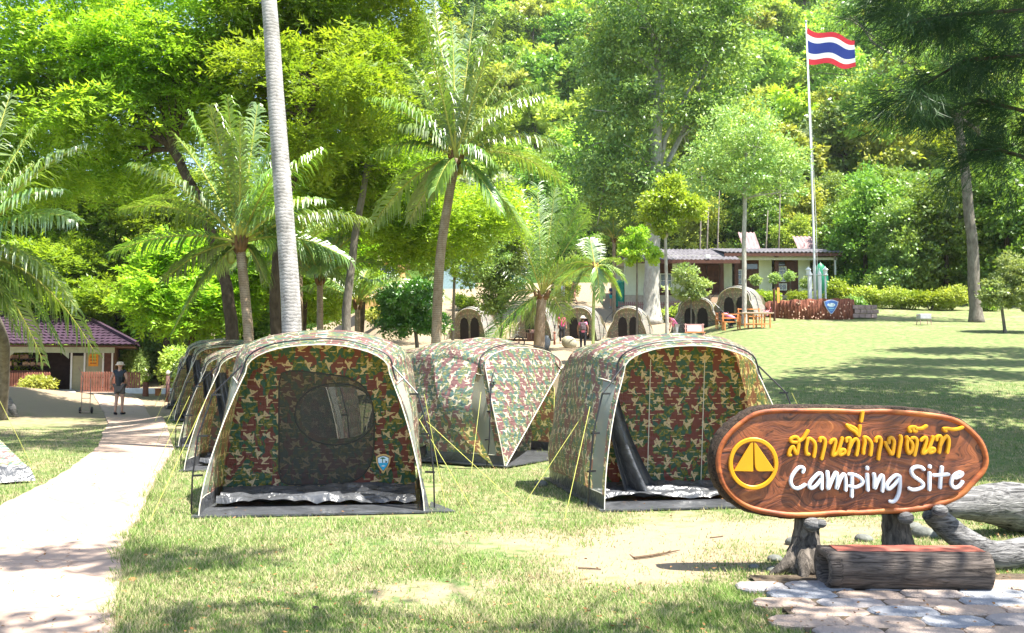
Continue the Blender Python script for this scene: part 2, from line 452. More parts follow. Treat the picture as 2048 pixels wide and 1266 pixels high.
# ---------------------------------------------------------------- foliage builders
def norm(a): return a/np.maximum(np.linalg.norm(a, axis=1, keepdims=True), 1e-9)
def rhombs(C, T, Bn, L, W):
    """C base points, T direction, Bn side direction -> quads (4 verts each)"""
    T = norm(T); Bn = norm(Bn-T*(Bn*T).sum(1, keepdims=True)); L = L.reshape(-1, 1); W = W.reshape(-1, 1)
    Nn = np.cross(T, Bn); V = np.empty((len(C), 4, 3))
    V[:, 0] = C; V[:, 1] = C+T*L*.45+Bn*W*.5+Nn*W*.12; V[:, 2] = C+T*L-Nn*L*.08; V[:, 3] = C+T*L*.45-Bn*W*.5+Nn*W*.12
    return V.reshape(-1, 3)
def lobe_points(lobes, n, rng, shell=.45):
    vol = np.array([(l[3]*l[4]*l[5])**.72 for l in lobes]); k = rng.choice(len(lobes), n, p=vol/vol.sum())
    L = np.array([l[:6] for l in lobes])[k]; d = norm(rng.normal(size=(n, 3)))
    r = rng.random((n, 1))**shell*(.85+.3*rng.random((n, 1)))
    return L[:, :3]+d*r*L[:, 3:6], d
def crown_broad(name, lobes, n, leaf, mat, seed=1, per=50, cr=.45, aspect=.5, droop=0.0):
    rng = np.random.default_rng(seed); nc = max(1, n//per)
    cc, d = lobe_points(lobes, nc, rng)
    C = np.repeat(cc, per, 0); D = np.repeat(d, per, 0); m = len(C)
    ks = np.repeat(.6+.8*rng.random((nc, 1)), per, 0); od = norm(rng.normal(size=(m, 3))); off = od*rng.random((m, 1))**.45*cr*ks*np.array([1, 1, .55]); C = C+off
    T = D*.4+od*.5+rng.normal(size=(m, 3))*.6+np.array([0, 0, -.1-droop])
    up = np.array([0, 0, .6])+rng.normal(size=(m, 3))*.45+D*.4+od*.8
    B = np.cross(norm(T), up)
    L = leaf*(.6+.8*rng.random(m))
    return npmesh(name, rhombs(C, T, B, L, L*aspect), 4, mat)
GC = 1.0
def crown_feather(name, lobes, n, mat, seed=1, spine=.55, leaf=.14, aspect=.32, k=14, flat=.35):
    rng = np.random.default_rng(seed); nc = max(1, n//k)
    ng = max(1, nc//16); cc, d = lobe_points(lobes, ng, rng, .4); cc = np.repeat(cc, 17, 0)[:nc]; d = np.repeat(d, 17, 0)[:nc]; nc = len(cc)
    od = norm(rng.normal(size=(nc, 3))); cc = cc+od*rng.random((nc, 1))**.5*np.array([.75, .75, .35])*GC; d = norm(d+od)
    dirn = norm(d*np.array([1, 1, flat])+rng.normal(size=(nc, 3))*.55*np.array([1, 1, .5])+np.array([0, 0, -.10]))
    up = norm(np.array([0, 0, 1.0])+rng.normal(size=(nc, 3))*.38+d*.25)
    side = norm(np.cross(dirn, up)); sc = .7+.7*rng.random((nc, 1))
    s = (np.arange(k)//2+.5)/(k/2); sg = np.where(np.arange(k) % 2 == 0, 1, -1)
    C = cc[:, None, :]+dirn[:, None, :]*(s[None, :, None]*spine*sc[:, :, None])+np.array([0, 0, -.12])*(s**2)[None, :, None]
    C = C+rng.normal(size=C.shape)*.035
    T = side[:, None, :]*sg[None, :, None]+dirn[:, None, :]*(.55+.5*s[None, :, None])+rng.normal(size=C.shape)*.25
    m = nc*k; C = C.reshape(-1, 3); T = T.reshape(-1, 3)
    U = np.repeat(up, k, 0)+rng.normal(size=(m, 3))*.3; B = np.cross(norm(T), U)
    L = leaf*(.7+.7*rng.random(m))*np.repeat(sc[:, 0], k)
    return npmesh(name, rhombs(C, T, B, L, L*aspect), 4, mat)
def crown_pine(name, branches, n, mat, seed=1, ln=.38, wd=.010, sp=.42):
    """branches: list of point lists; hanging needle tufts along them"""
    rng = np.random.default_rng(seed); seg = []
    for b in branches:
        for a, c in zip(b[:-1], b[1:]): seg.append((np.array(a), np.array(c)))
    w_ = np.array([np.linalg.norm(c-a) for a, c in seg]); k = rng.choice(len(seg), n, p=w_/w_.sum())
    A = np.array([s[0] for s in seg])[k]; Bq = np.array([s[1] for s in seg])[k]; t = rng.random((n, 1))
    K = 40; ng = n//K+1; k = np.repeat(k[:ng], K)[:n]; A = np.array([s[0] for s in seg])[k]; Bq = np.array([s[1] for s in seg])[k]; t = np.repeat(t[:ng], K, 0)[:n]
    gd = norm(rng.normal(size=(ng, 3))); gd = np.repeat(gd, K, 0)[:n]; s = rng.random((n, 1))
    C = A+(Bq-A)*t+gd*s*sp+np.array([0, 0, -.10])*s+rng.normal(size=(n, 3))*.035*sp/.3
    T = gd*.5+norm(Bq-A)*.7+rng.normal(size=(n, 3))*.33+np.array([0, 0, -.22])
    L = ln*(.4+.8*rng.random(n)); B = rng.normal(size=(n, 3))
    return npmesh(name, rhombs(C, T, B, L, np.full(n, wd)), 4, mat)
def limbs(mb, start, ends, r, rng, sub=2):
    for e in ends:
        s = Vector(start); e = Vector(e); d = e-s; rr = r*(.5+.5*rng.random())
        pts = [s+d*t+Vector((rng.gauss(0, .06), rng.gauss(0, .06), .10*math.sin(t*3.14)))*d.length*(.7 if 0 < t < 1 else 0) for t in (0, .3, .6, 1)]
        mb.tube(pts, [rr, rr*.75, rr*.5, rr*.18], 6)
        for _ in range(sub):
            t = rng.uniform(.4, .9); a = s+d*t; q = a+Vector((rng.gauss(0, 1), rng.gauss(0, 1), rng.gauss(.3, .6))).normalized()*d.length*.4
            mb.tube([a, (a+q)/2+Vector((0, 0, .05*d.length)), q], [rr*.4, rr*.25, rr*.08], 5)
def tree(name, label, cat, base, trunk, r0, r1, lobes, crown, bark, group=None, limbr=None, sub=3, nl=10, seed=1, flare=1.5, fork=None):
    """trunk: world points; lobes: world ellipsoids (x,y,z,rx,ry,rz); crown: function(name, local lobes) -> mesh"""
    base = Vector(base); root = empty(name, base, 0, label, cat, group); rg = random.Random(seed)
    tp = [Vector(p)-base for p in trunk]; n = len(tp)
    mb = MB(); k = []
    pts = [tp[0]-Vector((0, 0, .15))]; rad = [r0*flare]
    for i in range(n-1):
        for j in range(5):
            t = j/5; u = (i+t)/(n-1)
            if i == 0 and j == 0: pts.append(tp[0]+(tp[1]-tp[0])*.04); rad.append(r0*(1+(flare-1)*.6)); continue
            p = tp[i].lerp(tp[i+1], t); pts.append(p+Vector((rg.gauss(0, .02), rg.gauss(0, .02), 0))*r0*3); rad.append(r0*(1-u)+r1*u)
    pts.append(tp[-1]); rad.append(r1)
    mb.tube(pts, rad, 12, jit=.05)
    loc = [(l[0]-base.x, l[1]-base.y, l[2]-base.z, *l[3:6]) for l in lobes]
    ends = [l[:3] for l in loc][:nl]
    while len(ends) < nl:
        l = rg.choice(loc); ends.append((l[0]+rg.uniform(-.6, .6)*l[3], l[1]+rg.uniform(-.6, .6)*l[4], l[2]+rg.uniform(-.5, .6)*l[5]))
    ft = tp[-1] if fork is None else tp[0].lerp(tp[-1], fork)
    limbs(mb, tp[-1], ends[::2], limbr or r1*.8, rg, sub); limbs(mb, ft, ends[1::2], limbr or r1*.8, rg, sub)
    mb.build('trunk', bark, root, True)
    meobj('crown', crown('crown', loc), root)
    return root
def LB(px, py, Y, rx, rz, ry=None):
    p = P(px, py, Y); s = Y/F
    return (p.x, p.y, p.z, rx*s, (ry if ry else rx)*s, rz*s)

# ---------------------------------------------------------------- big feathery trees on the left
def feather_tree(label, bpx, bY, tr, r0, r1, lobes, n, seed, mat=L_FEATH, leaf=.15, bark=B_DARK, group='feathery trees on the left', **k):
    b = onG(bpx, bY)
    return tree('feathery_tree', label, 'tree', b, [b]+tr, r0, r1, lobes, lambda nm, lo: crown_feather(nm, lo, n, mat, seed, leaf=leaf), bark, group, seed=seed, **k)
feather_tree('big feathery tree with a dark leaning trunk left of the orange brown palm stem', 478, 27,
    [P(458, 600, 27), P(440, 520, 27.3), P(400, 400, 27.6), P(345, 300, 28)], .2, .13,
    [LB(120, 120, 29, 150, 75), LB(300, 110, 28, 140, 70), LB(20, 230, 30, 120, 60), LB(210, 240, 28, 130, 50), LB(420, 40, 28.5, 110, 60), LB(110, -10, 29, 190, 60), LB(380, 210, 29, 110, 60), LB(-120, 100, 29, 120, 100), LB(60, 350, 31, 110, 50), LB(250, 350, 30, 90, 45)], 150000, 11, limbr=.09, nl=14)
feather_tree('tall feathery tree with a straight dark trunk hidden behind the grey palm stem', 556, 26,
    [P(550, 600, 26), P(556, 450, 26), P(600, 300, 26.5), P(610, 235, 27)], .17, .12,
    [LB(640, 90, 29, 130, 80), LB(560, 10, 28, 140, 50), LB(700, 210, 30, 110, 60), LB(760, 60, 31, 110, 80), LB(470, 130, 29, 100, 60), LB(600, 190, 30, 110, 50), LB(720, 330, 31, 90, 60), LB(690, -60, 29, 190, 60), LB(500, 250, 31, 90, 50), LB(610, 290, 25.5, 70, 36), LB(650, 170, 25, 80, 42), LB(530, 120, 25.5, 60, 40), LB(720, 120, 27, 80, 50), LB(740, 250, 27, 60, 40)], 135000, 12, limbr=.07, nl=12)
feather_tree('leaning feathery tree whose thin brown trunk stands right of the grey palm stem', 690, 30,
    [P(693, 620, 30), P(708, 480, 30), P(735, 330, 30)], .17, .10,
    [LB(770, 330, 31, 90, 60), LB(840, 400, 32, 80, 60), LB(700, 410, 32, 80, 60), LB(900, 470, 33, 90, 50), LB(960, 420, 33, 80, 60), LB(800, 480, 33, 70, 50), LB(640, 330, 32, 80, 60)], 70000, 13, leaf=.13, bark=B_MID, limbr=.06)
fil = [(110, 49, 560, 110, 70, 'low feathery tree whose crown fills the gap above the hut ridge', 28), (60, 53, 470, 150, 120, 'feathery tree behind the hut roof at the left edge', 21), (230, 54, 470, 130, 130, 'feathery tree rising directly behind the red hut roof', 22), (380, 40, 560, 110, 80, 'low feathery tree in shade behind the leaning dark trunk', 23),
       (600, 41, 450, 130, 120, 'feathery tree seen low behind the grey palm stem', 24), (-80, 52, 330, 130, 160, 'tall feathery tree cut off by the left edge', 25), (330, 52, 300, 210, 170, 'wide feathery tree standing far back behind the left palm', 26), (720, 50, 330, 190, 170, 'wide feathery tree far back left of the middle palm', 27)]
for px, Y, cy, rx, rz, lab, sd in fil:
    b = onG(px, Y); c = P(px, cy, Y)
    feather_tree(lab, px, Y, [P(px+8, (cy+700)/2, Y), P(px, cy+20, Y)], .2, .12,
        [LB(px, cy, Y, rx, rz), LB(px-rx*.6, cy+rz*.5, Y-1, rx*.6, rz*.6), LB(px+rx*.6, cy+rz*.45, Y-1, rx*.6, rz*.6), LB(px+rx*.1, cy-rz*.5, Y, rx*.7, rz*.6), LB(px, cy+rz*.8, Y-1, rx*.8, rz*.5)], 45000 if Y < 30 else 60000, sd, leaf=.2, limbr=.07)

# ---------------------------------------------------------------- coconut palms
RIBM = simple('frond_rib', (.36, .36, .07), .5, .3, .2)
def frond_mesh(nm, pts, wid=.75, n=70, seed=0, mat=L_PALM, hang=.9):
    rng = np.random.default_rng(seed); P0, P1, P2 = [np.array(p) for p in pts]
    t = (np.linspace(.14, 1, n)+rng.normal(size=n)*.004)[:, None]; C = (1-t)**2*P0+2*t*(1-t)*P1+t*t*P2
    T = norm(2*(1-t)*(P1-P0)+2*t*(P2-P1)); up = np.array([0, 0, 1.0]); S = np.cross(T, up); S = norm(np.where(np.linalg.norm(S, axis=1, keepdims=True) < .2, S+np.array([1, .3, 0]), S))
    tw = rng.normal()*.35; Nn = np.cross(S, T); S = S*math.cos(tw)+Nn*math.sin(tw)
    prof = np.interp(t[:, 0], [.16, .35, .7, 1], [.7, 1, .9, .35])*wid*1.12
    out = []; 
    for sg in (1, -1):
        for rep in range(1):
            L = (prof*(.8+.35*rng.random(n))*np.where(rng.random(n) < .06, .35, 1))[:, None]
            d0 = norm(S*sg+T*(.75+.35*t)+Nn*.25+rng.normal(size=(n, 3))*.12)
            d1 = norm(d0+np.array([0, 0, -hang])*(.6+.6*rng.random((n, 1)))); d2 = norm(d1+np.array([0, 0, -hang*1.3])*(.5+.8*rng.random((n, 1))))
            w_ = norm(T-d0*(T*d0).sum(1, keepdims=True))*.024
            a = C; b = a+d0*L*.4; c = b+d1*L*.35; e = c+d2*L*.35
            q1 = np.stack([a-w_*.5, a+w_*.5, b+w_, b-w_], 1); q2 = np.stack([b-w_, b+w_, c+w_*.75, c-w_*.75], 1); q3 = np.stack([c-w_*.75, c+w_*.75, e+w_*.1, e-w_*.1], 1)
            out += [q1, q2, q3]
    V = np.concatenate(out).reshape(-1, 3); return npmesh(nm, V, 4, mat)
def palm(label, base, trunk, r0, r1, tips, bark, wid=.75, seed=0, nuts=0, hang=1.0, group='coconut palms', n=56, name='coconut_palm'):
    """trunk world points (last = crown centre); tips = list of (world tip, lift)"""
    base = Vector(base); root = empty(name, base, 0, label, 'palm tree', group); rg = random.Random(seed)
    mb = MB(); pts = []; rad = []
    tp = [Vector(p)-base for p in trunk]; m = len(tp)
    N = 26
    for i in range(N+1):
        u = i/N*(m-1); k = min(m-2, int(u)); f = u-k
        p0 = tp[max(0, k-1)]; p1 = tp[k]; p2 = tp[k+1]; p3 = tp[min(m-1, k+2)]
        p = .5*((2*p1)+(p2-p0)*f+(2*p0-5*p1+4*p2-p3)*f*f+(3*p1-p0-3*p2+p3)*f**3)
        pts.append(p); rad.append((r0+(r1-r0)*(i/N))*(1.25 if i == 0 else 1)*(1+.012*rg.uniform(-1, 1)))
    mb.tube(pts, rad, 14); mb.build('trunk', bark, root, True)
    c = tp[-1]; mb = MB()
    for i in range(10):
        a = rg.uniform(0, 6.28); mb.tube([c+Vector((0, 0, -.25)), c+Vector((math.cos(a)*r1*1.4, math.sin(a)*r1*1.4, -.05)), c+Vector((math.cos(a)*r1*1.9, math.sin(a)*r1*1.9, .22))], [r1*.7, r1*.5, r1*.2], 5)
    mb.build('leaf_base', FIBRE, root, True)
    for i, (tip, lift) in enumerate(tips):
        T = Vector(tip)-base; st = c+Vector((0, 0, .05)); ln = (T-st).length
        mid = (st+T)/2+Vector((0, 0, lift*ln))
        o = meobj('frond', frond_mesh('frond', (st, mid, T), wid*rg.uniform(.85, 1.1), n, seed*100+i, hang=hang), root)
        rb = MB(); q = [st*(1-t)**2+mid*2*t*(1-t)+T*t*t for t in [j/9 for j in range(10)]]
        rb.tube(q, [.035*(1-j/9)+.006 for j in range(10)], 5); rb.build('rib', RIBM, o)
    if nuts:
        for i in range(0):
            a = rg.uniform(0, 6.28); e = c+Vector((math.cos(a)*.9, math.sin(a)*.9, -rg.uniform(1.6, 2.3))); q = (c, c+Vector((math.cos(a)*.9, math.sin(a)*.9, -.1)), e)
            meobj('dead_frond', frond_mesh('dead_frond', q, .5, 34, seed*50+i, DEADF, 1.3), root)
    for i in range(nuts):
        a = rg.uniform(0, 6.28); nb = MB().ball(c+Vector((math.cos(a)*r1*1.8, math.sin(a)*r1*1.8, -.25-rg.random()*.15)), (.11, .11, .14), 8, 6); nb.build('coconut', NUT, root, True)
    return root
DEADF = leafmat('dead_frond_leaf', (.12, .07, .03), (.26, .17, .08), .2, .02, .02)
FIBRE = simple('palm_fibre', (.16, .09, .04), .95, .1, .4, 8)
NUT = simple('green_coconut', (.25, .28, .05), .5, .3, .3)
def tipsp(lst, Y, cx, rg):
    out = []
    for i, (px, py, lift) in enumerate(lst):
        out.append((P(px, py, Y+rg.uniform(-1.6, 1.6)), lift))
    return out
rg = random.Random(5)
# tall grey palm, stem only inside the frame, crown above it
b = onG(584, 17); top = b+Vector((-1.15, .3, 12.6))
rtips = []
for i in range(20):
    a = i*2.4; el = rg.uniform(-.5, .8); L_ = 3.9
    rtips.append((top+Vector((math.cos(a)*L_*math.cos(el), math.sin(a)*L_*math.cos(el), L_*math.sin(el)*.7-.3)), .28))
pb = P(584, 690, 17)
palm('tall coconut palm with a thick pale grey stem running out of the top', b, [b, P(583, 640, 17), P(567, 400, 17), P(552, 200, 17.1), P(534, -40, 17.2), top], .19, .13, rtips, B_PALM, .8, 1, 6)
# middle palm
Y = 26; b = onG(868, Y)
palm('coconut palm in the middle whose curved stem leans right under a full green crown', b, [b, P(872, 690, Y), P(880, 520, Y), P(897, 400, Y), P(912, 318, Y)], .15, .12,
     tipsp([(868, 5, .02), (845, 30, .03), (950, 12, .03), (995, 45, .05), (905, 50, .0), (722, 165, .22), (735, 200, .2), (1075, 170, .2), (1085, 195, .25), (745, 310, .3), (742, 455, .25), (820, 440, .2), (1140, 300, .3), (1125, 365, .28), (1035, 450, .16), (1060, 470, .14), (990, 330, .3), (925, 300, .3), (960, 90, .1), (800, 110, .12), (1040, 110, .12), (870, 380, .3), (905, 190, .02), (800, 250, .25), (1000, 420, .2)], Y, 0, rg), B_PALM2, .72, 2, 5)
# left palm behind the first tent
Y = 23; b = onG(500, Y)
palm('coconut palm with an orange brown stem and wide bright fronds behind the nearest tent', b, [b, P(498, 690, Y), P(490, 590, Y), P(480, 490, Y)], .125, .12,
     tipsp([(455, 195, .02), (380, 225, .08), (515, 210, .06), (265, 330, .2), (240, 420, .25), (225, 505, .2), (345, 665, .22), (300, 400, .25), (560, 250, .1), (640, 300, .2), (735, 440, .22), (700, 520, .25), (420, 215, .05), (430, 545, .4), (560, 330, .12), (600, 480, .3), (350, 270, .12), (480, 240, .0), (330, 560, .2), (380, 600, .2), (530, 560, .4), (650, 400, .2)], Y, 0, rg), B_PALM2, .7, 3, 3)
# far left palm
Y = 22; b = onG(2, 27)
palm('coconut palm at the left edge with drooping fronds in front of the hut roof', b, [b, P(8, 730, 26), P(0, 660, 24), P(-75, 520, Y)], .16, .12,
     tipsp([(175, 290, .2), (150, 440, .3), (190, 705, .42), (120, 690, .3), (60, 330, .1), (20, 190, .05), (70, 250, .1), (-200, 400, .2), (-220, 560, .3), (30, 660, .5), (100, 560, .35), (155, 620, .4), (-100, 250, .1), (85, 720, .35), (-120, 680, .3), (125, 380, .25)], Y, 0, rg), B_MID, .75, 4, 2)
# right middle short palm
Y = 46; b = onG(1078, Y)
palm('short stout coconut palm with upright fronds above the tent behind the hand cart', b, [b, P(1080, 650, Y), P(1084, 590, Y)], .30, .22,
     tipsp([(1075, 372, .02), (1130, 395, .1), (1195, 470, .2), (1225, 560, .3), (1010, 400, .08), (960, 510, .2), (1040, 385, .03), (1110, 380, .03), (1180, 430, .14), (1000, 600, .3), (965, 700, .2), (1000, 690, .22), (1160, 410, .1), (1060, 650, .5), (1130, 640, .4), (1180, 520, .25), (1030, 440, .05)], Y, 0, rg), B_PALM2, 1.1, 5, 0, .45)
Y = 38; b = onG(1186, Y)
palm('young palm on a thin green stem between the two far tents', b, [b, P(1187, 620, Y), P(1190, 535, Y)], .07, .06,
     tipsp([(1105, 590, .3), (1250, 560, .35), (1240, 590, .3), (1120, 540, .3), (1180, 480, .1), (1225, 520, .2), (1140, 600, .35), (1200, 600, .5)], Y, 0, rg), simple('green_stem', (.35, .42, .15), .6, .3, .15), .6, 6, 0, .5, n=50)
for px, Y, cy, lab, sd, sz in ((640, 32, 560, 'palm with yellowing fronds half hidden right of the grey palm stem', 7, 110), (715, 36, 610, 'low dark green palm spreading behind the first tent roof', 8, 100), (1228, 62, 480, 'distant coconut palm beside the huge buttressed tree', 9, 60),
                           (600, 36, 500, 'palm crown hidden behind the grey stem with fronds showing on both sides', 10, 130), (985, 60, 560, 'small palm on the sandy slope behind the short stout palm', 14, 60), (840, 62, 590, 'small palm on the slope left of the middle palm stem', 15, 55)):
    b = onG(px, Y); c = P(px, cy, Y); q = []
    for i in range(14):
        a = 2*math.pi*i/14+rg.uniform(-.2, .2); el = rg.uniform(-.4, 1.0); s = sz*Y/F
        q.append((c+Vector((math.cos(a)*math.cos(el)*s*1.2, math.sin(a)*math.cos(el)*s*1.2, math.sin(el)*s*1.1)), .28))
    palm(lab, b, [b, b.lerp(c, .5), c], .13, .1, q, B_PALM2, .6*sz/100 if sz > 80 else .5, sd, 0, n=44)
# ---------------------------------------------------------------- broad-leaved trees
def broad(n, leaf, mat, seed, **k): return lambda nm, lo: crown_broad(nm, lo, n, leaf, mat, seed, **k)
Y = 60; b = onG(1303, Y)
tree('giant_tree', 'huge old tree with a pale buttressed trunk beside the staff house', 'tree', b, [b, P(1305, 480, Y), P(1310, 350, Y), P(1320, 150, Y)], .55, .34,
     [LB(1300, 60, Y, 130, 90), LB(1420, 110, Y, 100, 80), LB(1220, 100, Y, 80, 80), LB(1330, -60, Y, 190, 90), LB(1260, 220, Y, 110, 70), LB(1230, 320, Y, 90, 70), LB(1300, 380, Y, 110, 55), LB(1420, 230, Y, 80, 60), LB(1190, 400, Y+1, 60, 50), LB(1450, 20, Y, 70, 80)], broad(60000, .27, L_BROAD, 31, cr=.9, droop=.2), B_PALE, limbr=.22, nl=14, seed=31, flare=1.7, fork=.55)
Y = 48; b = onG(1953, Y)
tree('branching_tree', 'tall tree with a bare dark grey trunk standing on the right side of the lawn', 'tree', b, [b, P(1945, 500, Y), P(1930, 350, Y), P(1915, 235, Y)], .30, .2,
     [LB(1740, 180, Y+6, 80, 45), LB(1660, 130, Y+8, 55, 40), LB(1830, 60, Y+5, 100, 60), LB(1900, 130, Y, 110, 60), LB(1760, 240, Y+4, 70, 40), LB(1980, 40, Y, 120, 80), LB(1700, 20, Y+7, 80, 40), LB(1850, 200, Y, 70, 40), LB(2000, 190, Y, 90, 60), LB(2010, 320, Y, 60, 50)], broad(19000, .24, L_BROAD, 32, cr=.7, droop=.1), B_MID, limbr=.15, nl=12, seed=32, sub=4)
Y = 46; b = onG(1489, Y)
tree('slender_tree', 'slender tree with a straight whitish trunk and pale open crown left of the flagpole', 'tree', b, [b, P(1488, 500, Y), P(1490, 380, Y), P(1492, 290, Y)], .125, .08,
     [LB(1490, 260, Y, 85, 50), LB(1430, 320, Y, 60, 50), LB(1555, 310, Y, 60, 50), LB(1490, 350, Y, 70, 40), LB(1400, 380, Y, 40, 35), LB(1580, 380, Y, 35, 35)], broad(14000, .17, L_PALE, 33, cr=.5), B_PALE, limbr=.05, nl=12, seed=33, sub=3, fork=.7)
Y = 42; b = onG(1334, Y)
tree('slender_tree', 'thin young tree with a lime green crown and forked pale trunk between the far tents', 'tree', b, [b, P(1333, 560, Y), P(1330, 450, Y), P(1333, 420, Y)], .085, .05,
     [LB(1330, 400, Y, 45, 32), LB(1385, 415, Y, 32, 22), LB(1300, 430, Y, 22, 18), LB(1345, 370, Y, 30, 20), LB(1335, 455, Y, 25, 14)], broad(8500, .16, L_YEL, 34, cr=.32), B_PALE, limbr=.03, nl=9, seed=34, fork=.8)
Y = 47; b = onG(1274, Y)
tree('small_tree', 'small lime green tree in front of the buttressed trunk', 'tree', b, [b, P(1274, 560, Y), P(1274, 500, Y)], .06, .04,
     [LB(1275, 480, Y, 28, 28), LB(1255, 510, Y, 26, 20), LB(1300, 508, Y, 24, 20)], broad(5500, .15, L_YEL, 35, cr=.2), B_MID, limbr=.03, nl=6, seed=35)
Y = 50; b = onG(1382, Y)
tree('small_tree', 'leafy young tree with big yellow green leaves in front of the brown house door', 'tree', b, [b, P(1382, 590, Y), P(1380, 560, Y)], .05, .035,
     [LB(1375, 545, Y, 26, 20), LB(1398, 575, Y, 24, 20), LB(1358, 578, Y, 24, 20), LB(1380, 590, Y, 28, 14)], broad(2300, .2, L_PALE, 36, cr=.26), B_MID, limbr=.03, nl=6, seed=36)
Y = 36; b = onG(836, Y)
tree('round_tree', 'round glossy green tree with a short stem left of the middle palm', 'tree', b, [b, P(834, 690, Y), P(830, 650, Y)], .085, .07,
     [LB(820, 600, Y, 58, 40), LB(778, 600, Y, 32, 34), LB(862, 640, Y, 42, 28), LB(800, 645, Y, 48, 26), LB(840, 580, Y, 40, 22)], broad(20000, .13, leafmat('glossy_leaf', (.03, .13, .012), (.14, .36, .02), .35, .04, .09, .9), 37, cr=.22), B_MID, limbr=.05, nl=8, seed=37)
Y = 41; b = onG(2010, Y)
tree('shrub_tree', 'low bushy tree with grey green leaves at the right edge of the lawn', 'tree', b, [b, P(2005, 625, Y), P(2003, 600, Y)], .07, .05,
     [LB(2010, 580, Y, 45, 35), LB(2060, 570, Y, 50, 60), LB(2030, 530, Y, 30, 25), LB(1985, 600, Y, 25, 20)], broad(15000, .12, L_PALE, 38, cr=.22), B_MID, limbr=.04, nl=6, seed=38)
# thin-trunked trees on the slope in the middle, in front of the hidden houses
for px, Y, lob, lab, sd, m_ in ((905, 44, [(900, 470, 70, 45), (850, 500, 60, 45), (960, 500, 60, 40), (930, 540, 50, 35), (830, 430, 60, 40)], 'spreading tree in front of the white roof on the slope', 41, L_BROAD),
                                (1000, 46, [(1000, 560, 35, 30), (985, 610, 25, 22), (1020, 520, 30, 30), (1015, 470, 40, 40)], 'thin crooked tree just left of the short stout palm', 42, L_BROAD),
                                (640, 44, [(640, 600, 70, 50), (700, 560, 50, 60)], 'leafy shrub tree behind the first tent roof', 43, L_YEL)):
    b = onG(px, Y)
    tree('slope_tree', lab, 'tree', b, [b, P(px+4, (lob[0][1]+640)/2, Y), P(px+8, lob[0][1]+20, Y)], .08, .05, [LB(x, y, Y, a, c) for x, y, a, c in lob], broad(13000, .16, m_, sd, cr=.45), B_MID, limbr=.04, nl=7, seed=sd)

# ---------------------------------------------------------------- dark casuarinas: near one overhead at the right, others outside the frame throw the lawn shadows
def casuarina(base, h, label, n, seed, spread=4.0, lo=.35, mat=L_PINE, extra=(), ln=.38, nb=22, wd=.010, sp=.42):
    base = Vector(base); root = empty('casuarina', base, 0, label, 'tree', 'dark casuarinas right of the camp'); rg = random.Random(seed)
    mb = MB(); mb.tube([(0, 0, -.2), (.1, 0, h*.3), (-.1, .1, h*.7), (0, 0, h)], [.28, .22, .13, .03], 12, .05)
    br = []
    for i in range(nb):
        z = h*(lo+(1-lo)*i/nb); a = i*2.4+rg.uniform(-.3, .3); s = spread*(1.15-z/h*.8)*rg.uniform(.7, 1.1)
        p0 = Vector((0, 0, z)); p1 = p0+Vector((math.cos(a)*s*.5, math.sin(a)*s*.5, s*.22)); p2 = p0+Vector((math.cos(a)*s, math.sin(a)*s, s*.1))
        br.append([p0, p1, p2]); mb.tube([p0, p1, p2], [.05, .03, .01], 5)
        for k in range(3):
            q = p0.lerp(p2, rg.uniform(.35, .9)); e = q+Vector((rg.gauss(0, .7), rg.gauss(0, .7), rg.uniform(-.5, .1))); br.append([q, e])
    for e in extra:
        e = [Vector(p)-base for p in e]; br.append(e); br.append(e); br.append(e[1:]); mb.tube(e, [.07]+[.03]*(len(e)-2)+[.008], 6)
        for k in range(8):
            i = rg.randrange(1, len(e)); q = e[i-1].lerp(e[i], rg.random()); br.append([q, q+Vector((rg.uniform(-.8, -.1), rg.gauss(0, .5), rg.uniform(-.6, -.05)))])
    mb.build('trunk', B_DARK, root, True)
    meobj('crown', crown_pine('crown', [[tuple(p) for p in b] for b in br], n, mat, seed, ln, wd, sp), root)
    return root
casuarina(onG(2330, 14.5), 10.5, 'dark casuarina at the right edge with drooping needle branches across the top corner', 34000, 51, 1.6, .8, nb=3,
          extra=[[P(2330, 120, 14.5), P(2050, 20, 14), P(1900, 30, 13.8), P(1780, 55, 13.6)], [P(2330, 230, 14.5), P(2060, 110, 14), P(1930, 120, 13.5), P(1765, 220, 13.4)],
                 [P(2330, 330, 14.8), P(2080, 230, 14.5), P(1960, 200, 14.3), P(1850, 235, 14.2)], [P(2330, 450, 14.8), P(2100, 330, 14.5), P(2000, 300, 14.3), P(1930, 300, 14.2)], [P(2300, 60, 15), P(2080, -20, 15), P(1900, -40, 15), P(1720, 0, 15)]])
SH = [((13.5, 9.5, 0), 'wide shade tree outside the right edge, nearest the stone paving', [(4.2, 15.3), (6.5, 14.6), (6.0, 17.0), (8.2, 16.6), (9.6, 14.4)], 62),
      ((15.8, 19.0, 0), 'wide shade tree outside the right edge, beside the middle of the lawn', [(5.6, 19.6), (8.0, 19.4), (7.4, 21.8), (10.0, 21.0), (10.2, 23.8), (8.3, 24.3), (12.2, 19.6)], 63),
      ((21.5, 27.0, 0), 'wide shade tree outside the right edge, beside the upper lawn', [(10.6, 27.0), (13.4, 26.0), (12.6, 29.4), (15.4, 29.0), (16.5, 25.6), (16.0, 33.0), (18.6, 31.0)], 64)]
for (bx, by, _), lab, spots, sd in SH:
    bz = H(bx, by); lo = []; rg = random.Random(sd)
    for sx, sy in spots:
        hz_ = max(10.5, .42*(sy-2.5)+3.8); gh = H(sx, sy); hh = hz_-gh
        lo.append((sx+.407*hh, sy-.22*hh, hz_, rg.uniform(2.0, 2.8), rg.uniform(.9, 1.25), .5))
    tree('shade_tree', lab, 'tree', (bx, by, bz), [(bx, by, bz), (bx, by, bz+5), (bx-1.5, by, bz+9)], .35, .22, lo, broad(15000, .30, L_BROAD, sd, cr=.7), B_MID, 'shade trees outside the frame', limbr=.1, nl=8, seed=sd)
